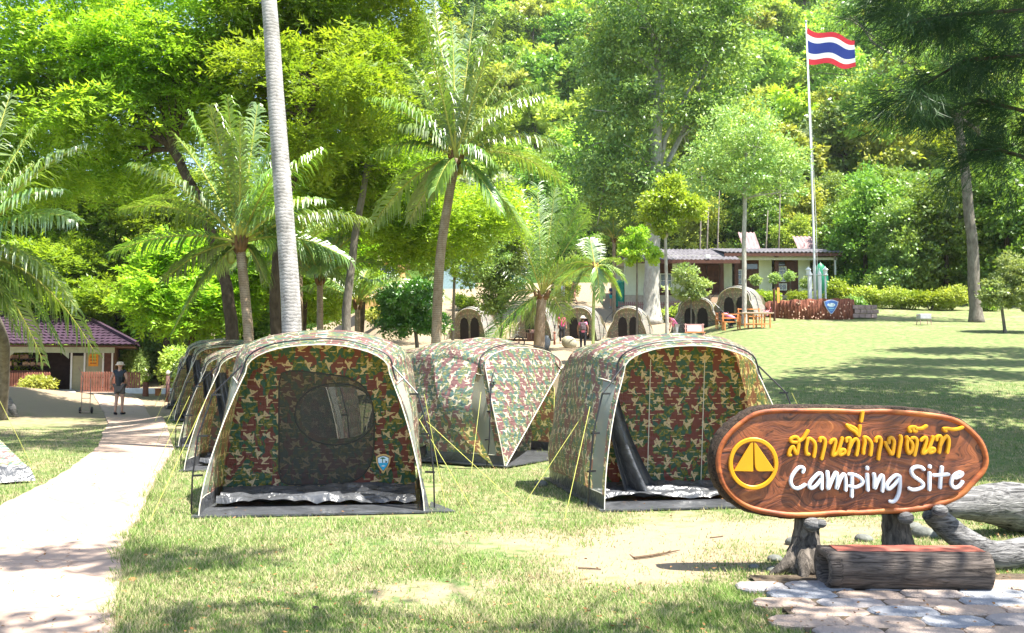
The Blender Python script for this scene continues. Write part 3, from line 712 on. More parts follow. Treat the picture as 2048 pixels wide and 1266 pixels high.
# broad tree beside the camera whose sparse high crown dapples the foreground
b = Vector((7.5, 1.0, 0))
tree('shade_tree', 'open crowned tree right beside the photographer casting dapples on the grass', 'tree', b, [b, (7.4, 1.0, 4), (6.5, 1.6, 7.0)], .22, .14,
     [(4.2, 2.8, 8.6, 2.2, 1.2, .8), (1.9, 3.4, 9.2, 1.6, .8, .6), (6.5, 4.0, 8.8, 1.6, 1.2, .8), (7.5, 1.0, 9, 1.8, 1.8, .9), (1.0, 5.4, 10.6, 1.2, .5, .4)], broad(9000, .17, L_BROAD, 61, cr=.5), B_MID, limbr=.07, nl=8, seed=61)

# ---------------------------------------------------------------- forest: template crowns copied over the hillside
def lobset(rg, R_, Hh):
    return [(rg.uniform(-.45, .45)*R_, rg.uniform(-.45, .45)*R_, Hh*rg.uniform(.5, .95), R_*rg.uniform(.4, .65), R_*rg.uniform(.4, .65), Hh*rg.uniform(.14, .24)) for _ in range(9)]
def tmpl(seed, Rr, Hh, n, leaf, mat, bark, low=False, feather=False):
    rg = random.Random(seed); lo = lobset(rg, Rr, Hh)
    if low: lo += [(rg.uniform(-.6, .6)*Rr, rg.uniform(-.6, .6)*Rr, Hh*rg.uniform(.15, .45), Rr*.5, Rr*.5, Hh*.16) for _ in range(5)]
    root = empty('forest_tree'); mb = MB(); mb.tube([(0, 0, -.6), (.1, 0, Hh*.3), (0, .1, Hh*.75)], [.22, .17, .08], 7)
    limbs(mb, (0, 0, Hh*.45), [l[:3] for l in lo[:5]], .09, rg, 1)
    mb.build('trunk', bark, root, True)
    meobj('crown', crown_broad('crown', lo, n, leaf, mat, seed, per=45, cr=.75, aspect=.7) if not feather else crown_feather('crown', lo, n, mat, seed, leaf=leaf), root)
    return root
HT = [(tmpl(71, 4.0, 8, 3600, .48, L_HILL, B_MID), 'round leafy tree on the forested hillside'), (tmpl(72, 3.6, 9, 3400, .48, L_HILL, B_MID), 'tall leafy tree on the forested hillside'),
      (tmpl(73, 4.2, 7, 3400, .45, L_HILLP, B_PALE), 'pale grey green tree on the forested hillside'), (tmpl(74, 3.4, 7.5, 3400, .48, L_YEL, B_MID), 'lime green tree on the forested hillside'), (tmpl(75, 4.5, 9, 4200, .46, L_DARK, B_DARK), 'dark green tree on the forested hillside')]
NTm = [(tmpl(81, 3.2, 9, 15000, .24, L_DARK, B_DARK, True), 'dense tree at the forest edge'), (tmpl(82, 3.0, 8, 13000, .24, L_BROAD, B_MID, True), 'mid green tree at the forest edge'), (tmpl(83, 2.8, 7, 11000, .24, L_HILL, B_PALE, True), 'bright leafy tree at the forest edge')]
used = set()
LMK = [(40, 'the left edge'), (200, 'the hut roof'), (380, 'the orange stemmed palm'), (560, 'the grey palm stem'), (720, 'the thin brown trunk'), (880, 'the middle palm'), (1080, 'the short stout palm'), (1200, 'the water tank'), (1310, 'the buttressed trunk'), (1400, 'the brown house door'), (1490, 'the slender pale tree'), (1570, 'the house window'), (1630, 'the flagpole'), (1740, 'the log planter end'), (1850, 'the grill'), (1950, 'the bare grey trunk'), (2040, 'the right edge')]
def where(x, y):
    px = 1024+x/y*F; near = min(LMK, key=lambda l: abs(l[0]-px))[1]
    band = 'lowest' if y < 78 else 'low' if y < 95 else 'lower' if y < 112 else 'middle' if y < 132 else 'upper' if y < 155 else 'high' if y < 180 else 'topmost'
    return ', '+band+' above '+near
def plant(t, x, y, s, rz, zoff=0, group='trees on the forested hillside', label=None, zs=1):
    o = t[0]
    if o.name in used: o = copy_tree(o)
    else: used.add(o.name)
    o.location = (x, y, H(x, y)+zoff); o.rotation_euler = (0, 0, rz); o.scale = (s, s, s*zs)
    tag(o, (label or t[1])+where(x, y), 'tree', group); return o
rg = random.Random(99); cnt = 0
y = 90.0
while y < 205:
    st = 6.2+(y-90)*.030; x = -.20*y
    while x < .60*y:
        xx = x+rg.uniform(-.4, .4)*st; yy = y+rg.uniform(-.4, .4)*st
        t = rg.choices(HT, [3, 3, 1.2, 1.6, 1.6])[0]
        plant(t, xx, yy, rg.uniform(.75, 1.15)*(st/6.6), rg.uniform(0, 6.28)); cnt += 1
        x += st
    y += st*.95
for i in range(14):
    plant(rg.choice(HT), rg.uniform(-75, -22), rg.uniform(90, 140), rg.uniform(.9, 1.3), rg.uniform(0, 6.28), label=None)
# forest edge, denser and nearer
edge = [(1345, 84), (1400, 80), (1450, 84), (1505, 79), (1560, 82), (1610, 78), (1660, 80), (1690, 70), (1730, 66), (1770, 72), (1800, 63), (1850, 66), (1895, 62), (1960, 64), (2020, 61), (2080, 62), (1745, 76), (1830, 74), (1920, 73), (2010, 72), (1250, 84), (1200, 86), (1150, 84), (1100, 88), (1060, 84)]
for px, Y in edge:
    b = onG(px, Y); plant(rg.choices(NTm, [3, 2, 1.6])[0], b.x, Y, rg.uniform(.8, 1.1), rg.uniform(0, 6.28), group='trees at the forest edge')
for i in range(16):
    px = 780+i*26+rg.uniform(-8, 8); Y = rg.uniform(78, 92); b = onG(px, Y); plant(rg.choice(NTm[1:]), b.x, Y+6, rg.uniform(.6, .85), rg.uniform(0, 6.28), group='trees at the forest edge')
for i in range(11):
    px = -60+i*62; Y = rg.uniform(52, 64); b = onG(px, Y); plant(rg.choice(NTm[:2]), b.x, Y, rg.uniform(.8, 1.05), rg.uniform(0, 6.28), group='shaded trees behind the hut')
# slim pale trunks in the dark gap behind the house
for i, (px, t_) in enumerate(((1398, 350), (1412, 390), (1433, 380), (1556, 330), (1530, 420), (1700, 380))):
    b = onG(px, 72+i % 2)
    thing1(MB().tube([b, b+Vector((.1, 0, 3)), P(px+6, t_, 72+i % 2)], [.09, .07, .03], 8), 'bare_trunk', B_MID, b, 'slim grey bare trunk behind the house'+where(b.x, 74), 'tree trunk', 'slim trunks behind the house', True)

# ---------------------------------------------------------------- bushes
def bush(name, label, b, lobes, n, leaf, mat, seed, group=None, cat='bush', cr=.26):
    root = empty(name, b, 0, label, cat, group); loc = [(l[0]-b[0], l[1]-b[1], l[2]-b[2], *l[3:6]) for l in lobes]
    mb = MB(); rg_ = random.Random(seed); limbs(mb, (0, 0, -.05), [l[:3] for l in loc]*2, .03, rg_, 1)
    mb.build('stem', B_MID, root); meobj('foliage', crown_broad('foliage', loc, n, leaf, mat, seed, cr=cr, per=10), root)
    return root
def bushpx(label, px, Y, w_, h_, n, leaf, mat, seed, group=None, name='bush', cat='bush'):
    b = onG(px, Y); s = Y/F; rg_ = random.Random(seed); lo = []
    for i in range(6):
        lo.append((b.x+rg_.uniform(-.6, .6)*w_*s/2, b.y+rg_.uniform(-.3, .3)*w_*s/2, b.z+h_*s*rg_.uniform(.3, .7), w_*s*.28, w_*s*.28, h_*s*.32))
    return bush(name, label, b, lo, n, leaf, mat, seed, group, cat)
bs = [(1690, 60, 60, 60, 'bright bush right of the round log planter', L_YEL), (1740, 58, 70, 50, 'second bush right of the log planter', L_HILL), (1800, 57, 80, 45, 'weedy bush in front of the dark forest', L_HILL), (1860, 56, 70, 45, 'weedy bush left of the bare grey trunk', L_YEL),
      (1905, 56, 60, 50, 'leafy bush just left of the bare grey trunk', L_HILL), (1700, 55, 50, 30, 'low bush behind the log planter end', L_BROAD), (1775, 62, 90, 70, 'tall bush at the foot of the forest', L_BROAD), (1985, 56, 70, 45, 'bush between the grey trunk and the right edge', L_HILL),
      (20, 49.5, 120, 130, 'tall bush rising behind the left part of the hut roof', L_YEL), (215, 52, 60, 60, 'bush at the right end of the hut', L_PALE), (270, 50, 80, 80, 'pale leafy bush behind the brown picket fence', L_PALE), (340, 48, 90, 90, 'bright bush behind the lamp post', L_HILL), (400, 44, 90, 80, 'leafy bush between lamp post and dark leaning trunk', L_PALE), (320, 54, 110, 130, 'tall bush behind the lamp post', L_BROAD),
      (450, 42, 80, 90, 'bush in the shade left of the leaning trunk', L_BROAD), (525, 38, 70, 90, 'bush behind the orange brown palm stem', L_YEL), (70, 40, 60, 36, 'fern like bush in front of the dark hut front', L_HILL), (640, 40, 90, 60, 'low bush above the first tent roof', L_BROAD), (575, 42, 80, 80, 'bush hidden behind the grey palm stem', L_BROAD),
      (1262, 63, 20, 20, 'small bright bush beside the green water tank', L_YEL), (1350, 60, 60, 30, 'low bush at the foot of the young leafy tree', L_HILL), (760, 66, 60, 40, 'bush on the sandy slope left of the middle palm', L_HILL), (930, 66, 50, 36, 'bush on the sandy slope right of the middle palm', L_YEL), (1130, 70, 60, 40, 'bush behind the three walkers', L_HILL)]
for i, (px, Y, w_, h_, lab, m_) in enumerate(bs): bushpx(lab, px, Y, w_, h_, 5000 if w_ > 50 else 3000, .13 if Y < 45 else .16, m_, 200+i, 'bushes around the camp')
# clipped hedges and topiary before the house
for x0, x1, lab, sd in ((1490, 1547, 'clipped bright hedge left of the log planter', 230), (1568, 1626, 'clipped hedge behind the log planter', 231), (1640, 1700, 'darker clipped hedge right of the flagpole foot', 232)):
    Y = 60; b = onG((x0+x1)/2, Y); s = Y/F; lo = [(P(x0+(x1-x0)*(k+.5)/6, 0, Y).x, Y, b.z+.55, 11*s*.9, .45, .42) for k in range(6)]
    bush('hedge', lab, b, lo, 6500, .10, L_YEL if sd != 232 else L_BROAD, sd, 'clipped hedges before the staff house', 'hedge', .1)
for px, py, sd, lab in ((1511, 560, 240, 'ball topiary nearest the white trunk'), (1550, 556, 241, 'wider topiary ball before the house wall'), (1580, 552, 242, 'rightmost topiary ball before the house window'), (1612, 566, 243, 'small shrub left of the flagpole foot')):
    Y = 61; b = onG(px, Y); c = P(px, py, Y)
    bush('topiary', lab, b, [(c.x, c.y, c.z, .38, .38, .34)], 1300, .11, L_PALE, sd, 'topiary before the staff house', 'topiary', .1)
# ---------------------------------------------------------------- tents
TW, TD, THt = 2.4, 3.0, 2.0
HP = ([0, .12, .35, .7, 1], [1.86, 1.95, 2.05, 2.0, 1.72])
def cross(u, h, w, sf=.345, sh=.86):
    if u < .3: t = u/.3; return (-w/2+(w*(.5-sf))*t**1.25-.03*math.sin(math.pi*t), sh*h*t)
    if u > .7: x, z = cross(1-u, h, w, sf, sh); return (-x, z)
    t = (u-.3)/.4; return (-w*sf*math.cos(math.pi*t), sh*h+(1-sh)*h*math.sin(math.pi*t)**.85)
SFV = [.335, .42, .465, .45]
def shell_pt(u, v, seed=0, sfv=SFV, sh=.83):
    h = float(np.interp(v, *HP)); e = min(1, min(u, 1-u)/.3)
    yf = .44*e**1.2; yb = TD-.55*e
    x, z = cross(u, h, TW, float(np.interp(v, [0, .3, .8, 1], sfv)), sh); y = yf+(yb-yf)*v
    n = mnoise.noise((x*2.2+seed, y*2.2, z*2.2))*.036*min(1, 6*v+.2)
    sag = -.03*math.sin(math.pi*v*3)**2*(e if .3 < u < .7 else .3)
    return Vector((x*(1+n), y, z*(1+n*.5)+sag*.6))
def arc(u): return float(np.interp(u, [0, .3, .7, 1], [0, 1.7, 3.6, 5.3]))
def wall_ring(mb, y0, y1, h, w, hole, uvo=(0, 0), K=64, rad=5, tip=True):
    """vertical wall with a hole; hole(a) -> (x, z); leaning from y0 at the floor to y1 at the top"""
    out = [cross(i/80, h, w, .37) for i in range(81)]
    out = [(x, z) for x, z in out]+[(w/2*(1-2*i/20), .0) for i in range(1, 20)]
    hc = np.mean([hole(2*math.pi*i/32) for i in range(32)], 0)
    def hit(a):
        dx, dz = math.cos(a), math.sin(a); best = 9
        for i in range(len(out)):
            p, q = out[i], out[(i+1) % len(out)]; ex, ez = q[0]-p[0], q[1]-p[1]; den = dx*ez-dz*ex
            if abs(den) < 1e-9: continue
            t = ((p[0]-hc[0])*ez-(p[1]-hc[1])*ex)/den; s = ((p[0]-hc[0])*dz-(p[1]-hc[1])*dx)/den
            if t > 0 and -1e-6 <= s <= 1+1e-6: best = min(best, t)
        return hc[0]+dx*best, hc[1]+dz*best
    vs = []; uv = []
    for r in range(rad+1):
        for k in range(K):
            a = 2*math.pi*k/K; o = hit(a); i = hole(a); f = r/rad
            x = i[0]*(1-f)+o[0]*f; z = i[1]*(1-f)+o[1]*f
            y = y0+(y1-y0)*z/h+.02*mnoise.noise((x*2, z*2, y0))
            vs.append((x, y, z)); uv.append((x+uvo[0], z+uvo[1]))
    fs = [(r*K+k, r*K+(k+1) % K, (r+1)*K+(k+1) % K, (r+1)*K+k) for r in range(rad) for k in range(K)]
    mb.add(vs, fs, uv); return mb
def door_hole(a):
    x = math.cos(a); z = math.sin(a); n = 3.2 if x > 0 else 12
    r = (abs(x)**n+abs(z)**n)**(-1/n); return (.07+.56*x*r, .86+.66*z*r+(.07*x if z > 0 else 0)*-1)
def oval(cx, cz, rx, rz, n=2.4):
    return lambda a: (cx+rx*math.cos(a)*(abs(math.cos(a))**n+abs(math.sin(a))**n)**(-1/n), cz+rz*math.sin(a)*(abs(math.cos(a))**n+abs(math.sin(a))**n)**(-1/n))
def fill_oval(mb, fn, y, lean=0, K=32):
    pts = [fn(2*math.pi*k/K) for k in range(K)]; c = np.mean(pts, 0)
    mb.add([(c[0], y+lean*c[1], c[1])]+[(p[0], y+lean*p[1], p[1]) for p in pts], [(0, 1+(k+1) % K, 1+k) for k in range(K)], [(c[0], c[1])]+list(pts)); return mb
PIPE = simple('seam_tape', (.55, .52, .42), .6, .3, .1)
def make_tent(style, mat, front, label, group, ropes=(), seed=0, apron=True, far=False, sfv=SFV, sh=.83):
    root = empty('tent', (0, 0, 0), 0, label, 'tent', group); nu, nv = (60, 26) if not far else (40, 10)
    sp = lambda u, v: shell_pt(u, v, seed, sfv, sh)
    uvf = lambda u, v: (v*TD+seed, arc(u))
    win = lambda u, v: (.035 < u < .27 or .73 < u < .965) and .035 < v < .17
    skirt = lambda u, v: u < .034 or u > .966
    MB().grid(sp, nu, nv, lambda u, v: not win(u, v) and not skirt(u, v), uvf).build('canopy', mat, root, True)
    for s in (0, 1): MB().grid(sp, nu, nv, lambda u, v: skirt(u, v) and ((u < .5) == (s == 0)), uvf).build('skirt', TARP, root, True)
    for s in (0, 1):
        MB().grid(sp, nu, nv, lambda u, v: win(u, v) and ((u < .5) == (s == 0)), uvf).build('window_panel', MESHW if not far else mat, root, True)
    pts = [sp(i/40, 0) for i in range(41)]; MB().tube([p+Vector((0, -.004, 0)) for p in pts], .007, 5, cap=False).build('piping', PIPE, root)
    for s in (.035, .27, .73, .965):
        if not far: MB().tube([sp(s, v/20)*1.003 for v in range(1, 5)], .007, 4).build('seam', PIPE, root)
    # back wall with an oval window
    bw = MB(); wall_ring(bw, TD-.02, TD-.56, 1.66, TW*.97, oval(.1, .98, .5, .36), (seed, 3), rad=4); bo = bw.build('back_wall', mat, root, True)
    fill_oval(MB(), oval(.1, .98, .5, .36), TD+.005, -.32).build('window_mesh', MESHD, bo)
    yw = 1.12
    if style == 'open':
        fw = MB(); wall_ring(fw, yw, yw-.22, 1.93, TW*.96, door_hole, (seed+5, 8)); fo = fw.build('front_wall', front, root, True)
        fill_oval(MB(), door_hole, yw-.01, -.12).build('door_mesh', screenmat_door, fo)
        ring = [door_hole(2*math.pi*k/48) for k in range(49)]; MB().tube([(p[0], yw-.012-.115*p[1], p[1]) for p in ring], .010, 5).build('zip', BLACK, fo)
        # half rolled-in inner panel with a big oval screen behind the door
        iw = MB(); wall_ring(iw, 2.0, 1.9, 1.85, TW*.9, oval(.12, 1.0, .52, .40), (seed+1, 1), rad=3); io = iw.build('inner_wall', mat, root, True)
        fill_oval(MB(), oval(.12, 1.0, .52, .40), 1.99, -.05).build('window_mesh', MESHD, io)
        MB().tube([(.12+.52*math.cos(a), 1.95, 1.0+.40*math.sin(a)) for a in [k*math.pi/12 for k in range(25)]], .012, 6).build('window_band', BLACK, io)
    elif style == 'closed':
        fw = MB().grid(lambda u, v: Vector(((lambda c: (c[0]*(1 if True else 1), yw-.22*(c[1]/1.93), c[1]))((cross(u, 1.93, TW*.96)[0], cross(u, 1.93, TW*.96)[1]*v)))), 40, 12, None, lambda u, v: (cross(u, 1.93, TW*.96)[0]+seed, cross(u, 1.93, TW*.96)[1]*v+2)); fo = fw.build('front_wall', front, root, True)
        rg_ = random.Random(3); dp = []
        fl = MB().grid(lambda u, v: Vector((-.98+.16*u+(.55*(1-v)**1.6)*(.5+.5*u)+.015*math.sin(u*14), .82+.12*math.sin(u*9)*(1-v*.7)+.05*u, .10+1.42*v)), 14, 10)
        fl.build('dark_door_flap', TARP, root, True)
        for xs in (-.35, .35): MB().tube([(xs, yw-.03-.115*z, z) for z in (.12, .5, 1, 1.4, 1.7)], .006, 4).build('zip', PIPE, fo)
    else:  # far: two dark arched doors
        fw = MB().grid(lambda u, v: Vector((cross(u, 1.9, TW*.96, .33, .62)[0], .75-.1*v, cross(u, 1.9, TW*.96, .33, .62)[1]*v)), 30, 6, None, lambda u, v: (cross(u, 1.9, TW*.96)[0]+seed, cross(u, 1.9, TW*.96)[1]*v)); fo = fw.build('front_wall', front, root, True)
        for cx in (-.3, .32):
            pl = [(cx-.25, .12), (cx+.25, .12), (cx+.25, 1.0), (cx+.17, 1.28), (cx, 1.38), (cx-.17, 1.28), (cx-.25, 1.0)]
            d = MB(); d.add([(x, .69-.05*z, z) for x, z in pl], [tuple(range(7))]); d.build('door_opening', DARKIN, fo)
    gs = MB().prism([(-TW/2-.06, -.06), (TW/2+.06, -.04), (TW/2+.08, TD+.05), (-TW/2-.05, TD+.05)], 'z', .012, .03)
    gs.build('groundsheet', TARP, root)
    if apron:
        def ap(u, v):
            x = (u-.5)*2*1.12; y = .52+.56*v; z = .045+.13*(v**2)+.11*abs(mnoise.noise((x*1.0+v, v*6+seed, 2)))*(1-v*.5)+.05*abs(mnoise.noise((x*4, v*13, seed)))+.06*math.exp(-((v-.12-.05*math.sin(x*2))/.08)**2)
            return Vector((x, y+.05*mnoise.noise((x*1.5, 3, v*2)), z))
        MB().grid(ap, 80, 30).build('bunched_floor', TARP, root, True)
        for xs in (-.22, .62): MB().box((xs, .93, .175), (.09, .03, .035)).build('toggle', BLACK, root)
    # poles
    for s in (-1, 1):
        pl = [(s*.35*TW, .42, 1.62), (s*.47*TW, .30, 1.30), (s*.525*TW, .22, .85), (s*.545*TW, .20, .4), (s*.55*TW, .24, .02)]
        MB().tube(pl, .010 if not far else .018, 6).build('pole', BLACK, root)
        for z, x in ((1.30, .47), (.85, .525), (.42, .545)): MB().beam((s*(x*TW+.01), .26, z), (s*(x*TW-.09), .30, z), .03, .02).build('pole_clip', BLACK, root)
    pts = [sp(.27+.46*i/24, .05)+Vector((0, 0, .035)) for i in range(25)]; MB().tube(pts, .010 if not far else .018, 6, cap=False).build('pole', BLACK, root)
    for a, b in ropes: MB().tube([a, b], .0035, 4).build('guy_rope', ROPE, root)
    return root
screenmat_door = screenmat('door_screen', (.03, .03, .035), .62)  # dense dark mesh also carries the shade inside the open tent
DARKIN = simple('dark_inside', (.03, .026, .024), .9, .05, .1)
def place(root, x, y, rz, z=None):
    root.location = (x, y, H(x, y) if z is None else z); root.rotation_euler = (0, 0, rz); return root
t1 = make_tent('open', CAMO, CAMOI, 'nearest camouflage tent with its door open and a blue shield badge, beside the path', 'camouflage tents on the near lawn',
    [((-1.2, .3, 1.25), (-1.62, -.35, .0)), ((1.15, .6, 1.0), (1.75, .1, .0)), ((1.25, 1.2, .95), (2.3, .35, 0)), ((1.2, .3, 1.3), (1.45, .2, 0))], 0)
place(t1, -2.15, 10.1, .13)
MB().prism([(TW/2+.05, .0), (TW/2+.34, -.03), (TW/2+.1, .75)], 'z', .010, .025).build('sheet_corner', TARP, t1)
def badge(root, x, y, z, s, tilt=0):
    shl = lambda k: [(x+k*s*px_, z+k*s*pz) for px_, pz in ((-.5, .42), (-.25, .55), (0, .6), (.25, .55), (.5, .42), (.48, .05), (.33, -.3), (0, -.75), (-.33, -.3), (-.48, .05))]
    bo = MB().prism(shl(1.25), 'y', y, y-.002).build('badge', simple('badge_tan', (.55, .36, .15), .7, .2, .3, 60), root)
    MB().prism(shl(1.0), 'y', y-.0025, y-.005).build('badge_rim', simple('badge_rim', (.02, .05, .10), .6, .3, .1), bo)
    MB().prism(shl(.9), 'y', y-.0055, y-.007).build('badge_sky', simple('badge_sky', (.62, .75, .85), .6, .3, .05), bo)
    MB().prism([(x-.42*s, z-.02*s), (x+.42*s, z-.02*s), (x+.30*s, z-.28*s), (x, z-.66*s), (x-.30*s, z-.28*s)], 'y', y-.0075, y-.009).build('badge_sea', simple('badge_sea', (.02, .35, .62), .5, .3, .1), bo)
    MB().prism([(x-.3*s, z+.34*s), (x-.15*s, z+.45*s), (x+.05*s, z+.45*s), (x+.22*s, z+.34*s), (x+.05*s, z+.31*s)], 'y', y-.0075, y-.009).add([(x-.1*s, y-.0095, z), (x-.03*s, y-.0095, z), (x-.03*s, y-.0095, z+.32*s), (x-.1*s, y-.0095, z+.32*s)], [(0, 1, 2, 3)]).build('badge_tree', simple('badge_green', (.02, .12, .07), .6, .2, .1), bo)
    MB().prism([(x+.14*s, z), (x+.2*s, z+.1*s), (x+.12*s, z+.25*s), (x+.22*s, z+.15*s), (x+.34*s, z+.1*s), (x+.32*s, z)], 'y', y-.0075, y-.009).build('badge_deer', BLACK, bo)
    MB().prism([(x-.2*s, z-.3*s), (x-.02*s, z-.2*s), (x+.2*s, z-.27*s), (x, z-.34*s)], 'y', y-.0095, y-.0105).build('badge_wave', WHITE, bo)
badge(t1, .74, 1.0, .46, .14)
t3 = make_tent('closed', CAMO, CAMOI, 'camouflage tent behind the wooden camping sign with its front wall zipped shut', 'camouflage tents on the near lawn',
    [((-1.25, .4, 1.15), (-1.75, -.45, 0)), ((1.2, .3, 1.3), (1.75, .2, .1)), ((-1.2, 1.0, 1.0), (-2.0, .6, 0))], 4, sfv=[.345, .46, .5, .49])
place(t3, 1.02+1.2*.985, 10.36+1.2*.17, .17)
badge2 = None
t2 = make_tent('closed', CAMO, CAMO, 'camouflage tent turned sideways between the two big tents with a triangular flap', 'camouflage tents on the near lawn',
    [((-1.25, .4, 1.15), (-2.0, .0, 0)), ((-1.2, 1.2, 1.15), (-2.1, 1.6, 0)), ((.1, -.05, 1.2), (-.8, -.6, 0))], 9, apron=False, sfv=[.46, .47, .47, .45])
fl = MB(); U = [i/40*.7 for i in range(41)]; bl = shell_pt(0, 0, 9, [.46]*4)+Vector((0, -.01, 0)); vs = []; uvs = []
for u in U:
    p = shell_pt(u, 0, 9, [.46]*4)
    for j in range(7):
        q = bl.lerp(p, j/6); q = q+Vector((0, -.03*math.sin(j/6*3.14)*math.sin(u*4.4), 0)); vs.append(q); uvs.append((q.x+q.y+7, q.z))
fl.add(vs, [(i*7+j, i*7+j+1, (i+1)*7+j+1, (i+1)*7+j) for i in range(40) for j in range(6)], uvs); fl.build('front_flap', CAMO, t2, True)
MB().tube([bl, shell_pt(.7, 0, 9, [.46]*4)], .010, 5).build('piping', PIPE, t2)
# side flap on the left flank, standing off the wall
fl = MB(); vs = []; uvs = []
for i in range(9):
    for j in range(9):
        v = .05+.42*i/8*(j/8); p = shell_pt(.3*j/8, v, 9, [.46, .47, .47, .45]); q = p+Vector((-.30*math.sin(j/8*3.14)-.05, 0, 0)); vs.append(q); uvs.append((q.y, q.z+4))
fl.add(vs, [(i*9+j, i*9+j+1, (i+1)*9+j+1, (i+1)*9+j) for i in range(8) for j in range(8)], uvs); fl.build('side_flap', CAMO, t2, True)
MB().add([Vector((-1.24, 1.5, .12)), Vector((-1.24, 2.6, .12)), Vector((-1.03, 1.5, 1.45))], [(0, 1, 2)]).build('side_gap_shade', DARKIN, t2)  # flat dark sheet stands in for the shade in the flap gap
place(t2, .62, 15.8, R(56)); t2.scale = (1.1, 1.05, 1.03)
# row beside the path behind the nearest tent
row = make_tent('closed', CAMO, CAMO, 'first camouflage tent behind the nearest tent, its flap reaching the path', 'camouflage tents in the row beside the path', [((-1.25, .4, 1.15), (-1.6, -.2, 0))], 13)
labs = ['second camouflage tent of the row beside the path', 'third camouflage tent of the row beside the path', 'fourth camouflage tent of the row beside the path', 'farthest camouflage tent of the row, in shade near the lamp post']
place(row, -3.85, 14.4, .05)
for (x, y, a), lb in zip(((-5.45, 18.6, .06), (-7.2, 23.2, .1), (-9.0, 27.8, .1), (-11.2, 33.5, .15)), labs):
    o = copy_tree(row); place(o, x, y, a); o['label'] = lb
o = copy_tree(row); place(o, -2.1, 20.5, -.2); tag(o, 'camouflage tent whose arched roof shows between the nearest tent and the sideways tent', 'tent', 'camouflage tents on the near lawn')
o = copy_tree(t3); b = G(72, 965); place(o, b.x-2.3, b.y+.5, .5); o['label'] = 'camouflage tent cut off by the left edge, black groundsheet corner beside the path'
LT = o; wg = MB(); m4 = (Matrix.Rotation(-.5, 3, 'Z')); loc = lambda v: m4 @ (Vector(v)-Vector(LT.location))
A_ = Vector((b.x-1.15, b.y+.35, .98)); B2 = Vector((b.x-1.25, b.y-1.0, .03)); B3 = Vector((b.x-.12, b.y+.02, .20)); 
wg.add([loc(A_), loc(B3), loc((b.x-1.6, b.y-.9, .35)), loc(A_+Vector((-.6, -.3, .5)))], [(0, 1, 2, 3)], [(0, 1), (1.2, 0), (0, 0), (-.6, 1.5)]).build('pegged_flap', CAMO, LT)
MB().add([loc(v) for v in ((b.x, b.y, .03), (b.x-1.5, b.y-1.35, .03), (b.x-1.9, b.y-.6, .03), (b.x-1.2, b.y+.3, .05), (b.x-.12, b.y+.03, .22), (b.x-1.4, b.y-.9, .38))], [(0, 1, 2, 3), (0, 4, 5, 1)]).build('sheet_corner', TARP, LT)
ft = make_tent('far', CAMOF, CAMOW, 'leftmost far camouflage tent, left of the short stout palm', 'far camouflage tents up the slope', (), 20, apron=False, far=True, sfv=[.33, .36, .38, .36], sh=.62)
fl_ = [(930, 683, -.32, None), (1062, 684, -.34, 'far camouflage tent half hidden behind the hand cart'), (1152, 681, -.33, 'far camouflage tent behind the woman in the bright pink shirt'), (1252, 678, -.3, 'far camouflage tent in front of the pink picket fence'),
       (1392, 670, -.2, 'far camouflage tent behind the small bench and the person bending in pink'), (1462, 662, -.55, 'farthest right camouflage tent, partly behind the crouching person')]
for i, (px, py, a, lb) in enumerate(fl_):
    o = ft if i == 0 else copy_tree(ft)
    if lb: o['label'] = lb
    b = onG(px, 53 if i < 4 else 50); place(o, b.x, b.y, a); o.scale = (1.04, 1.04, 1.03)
    if i >= 4: o.scale = (1.12, 1.08, 1.0)

# ---------------------------------------------------------------- wooden sign
def woodface():
    m = NT('carved_wood_face', .38, .5); v = m.co()
    d = m.n('TexNoise', {'Vector': m.scale(v, (1, 1, 1.6)), 'Scale': 1.9, 'Detail': 4.0}).outputs[1]
    v2 = m.vm('ADD', m.scale(v, (1, 1, 2.4)), m.scale(m.vm('SUBTRACT', d, (.5, .5, .5)), (.55, 0, .75)))
    wv = m.n('TexWave', {'Vector': m.vm('ADD', v2, (.45, 0, .0)), 'Scale': 3.2, 'Distortion': 1.5, 'Detail': 3, 'Detail Scale': 2.5}, wave_type='RINGS', rings_direction='Y').outputs[1]
    wp = m.n('TexNoise', {'Vector': m.scale(v, (1.1, 1, 1.7)), 'Scale': 1.6, 'Detail': 1.5}).outputs[1]
    v3 = m.vm('ADD', m.scale(v, (.35, .2, 1.9)), m.scale(m.vm('SUBTRACT', wp, (.5, .5, .5)), (.3, 0, 1.9)))
    n2 = m.noise(v3, 9, 6, .62, .25)
    fl = m.noise(m.scale(v3, (1, 1, 1.5)), 24, 2, .5, .1)
    c = m.ramp(n2, [(.30, (.05, .022, .018)), (.44, (.17, .052, .024)), (.60, (.33, .10, .034)), (.75, (.46, .17, .055))])
    c = m.mix(m.math('MULTIPLY', m.ramp(fl, [(.36, 1), (.43, 0)]), .7), c, (.015, .008, .009)); c = m.mix(m.math('MULTIPLY', m.ramp(m.noise(v, 1.5, 2), [(.5, 0), (.7, 1)]), .5), c, (.05, .025, .03))
    ln = m.ramp(wv, [(0, 1), (.06, 0)]); c = m.mix(m.math('MULTIPLY', ln, .15), c, (.012, .007, .008))
    m.color(c); m.bump(m.math('ADD', n2, m.math('MULTIPLY', fl, .5)), .6, .010); return m.m
def woodrim():
    m = NT('orange_wood_rim', .55, .35); v = m.co(); n = m.noise(m.scale(v, (1, 1, 2)), 2.2, 6, .65)
    m.color(m.ramp(n, [(.38, (.09, .025, .014)), (.5, (.34, .09, .025)), (.68, (.52, .20, .05))])); m.bump(n, .4, .02); return m.m
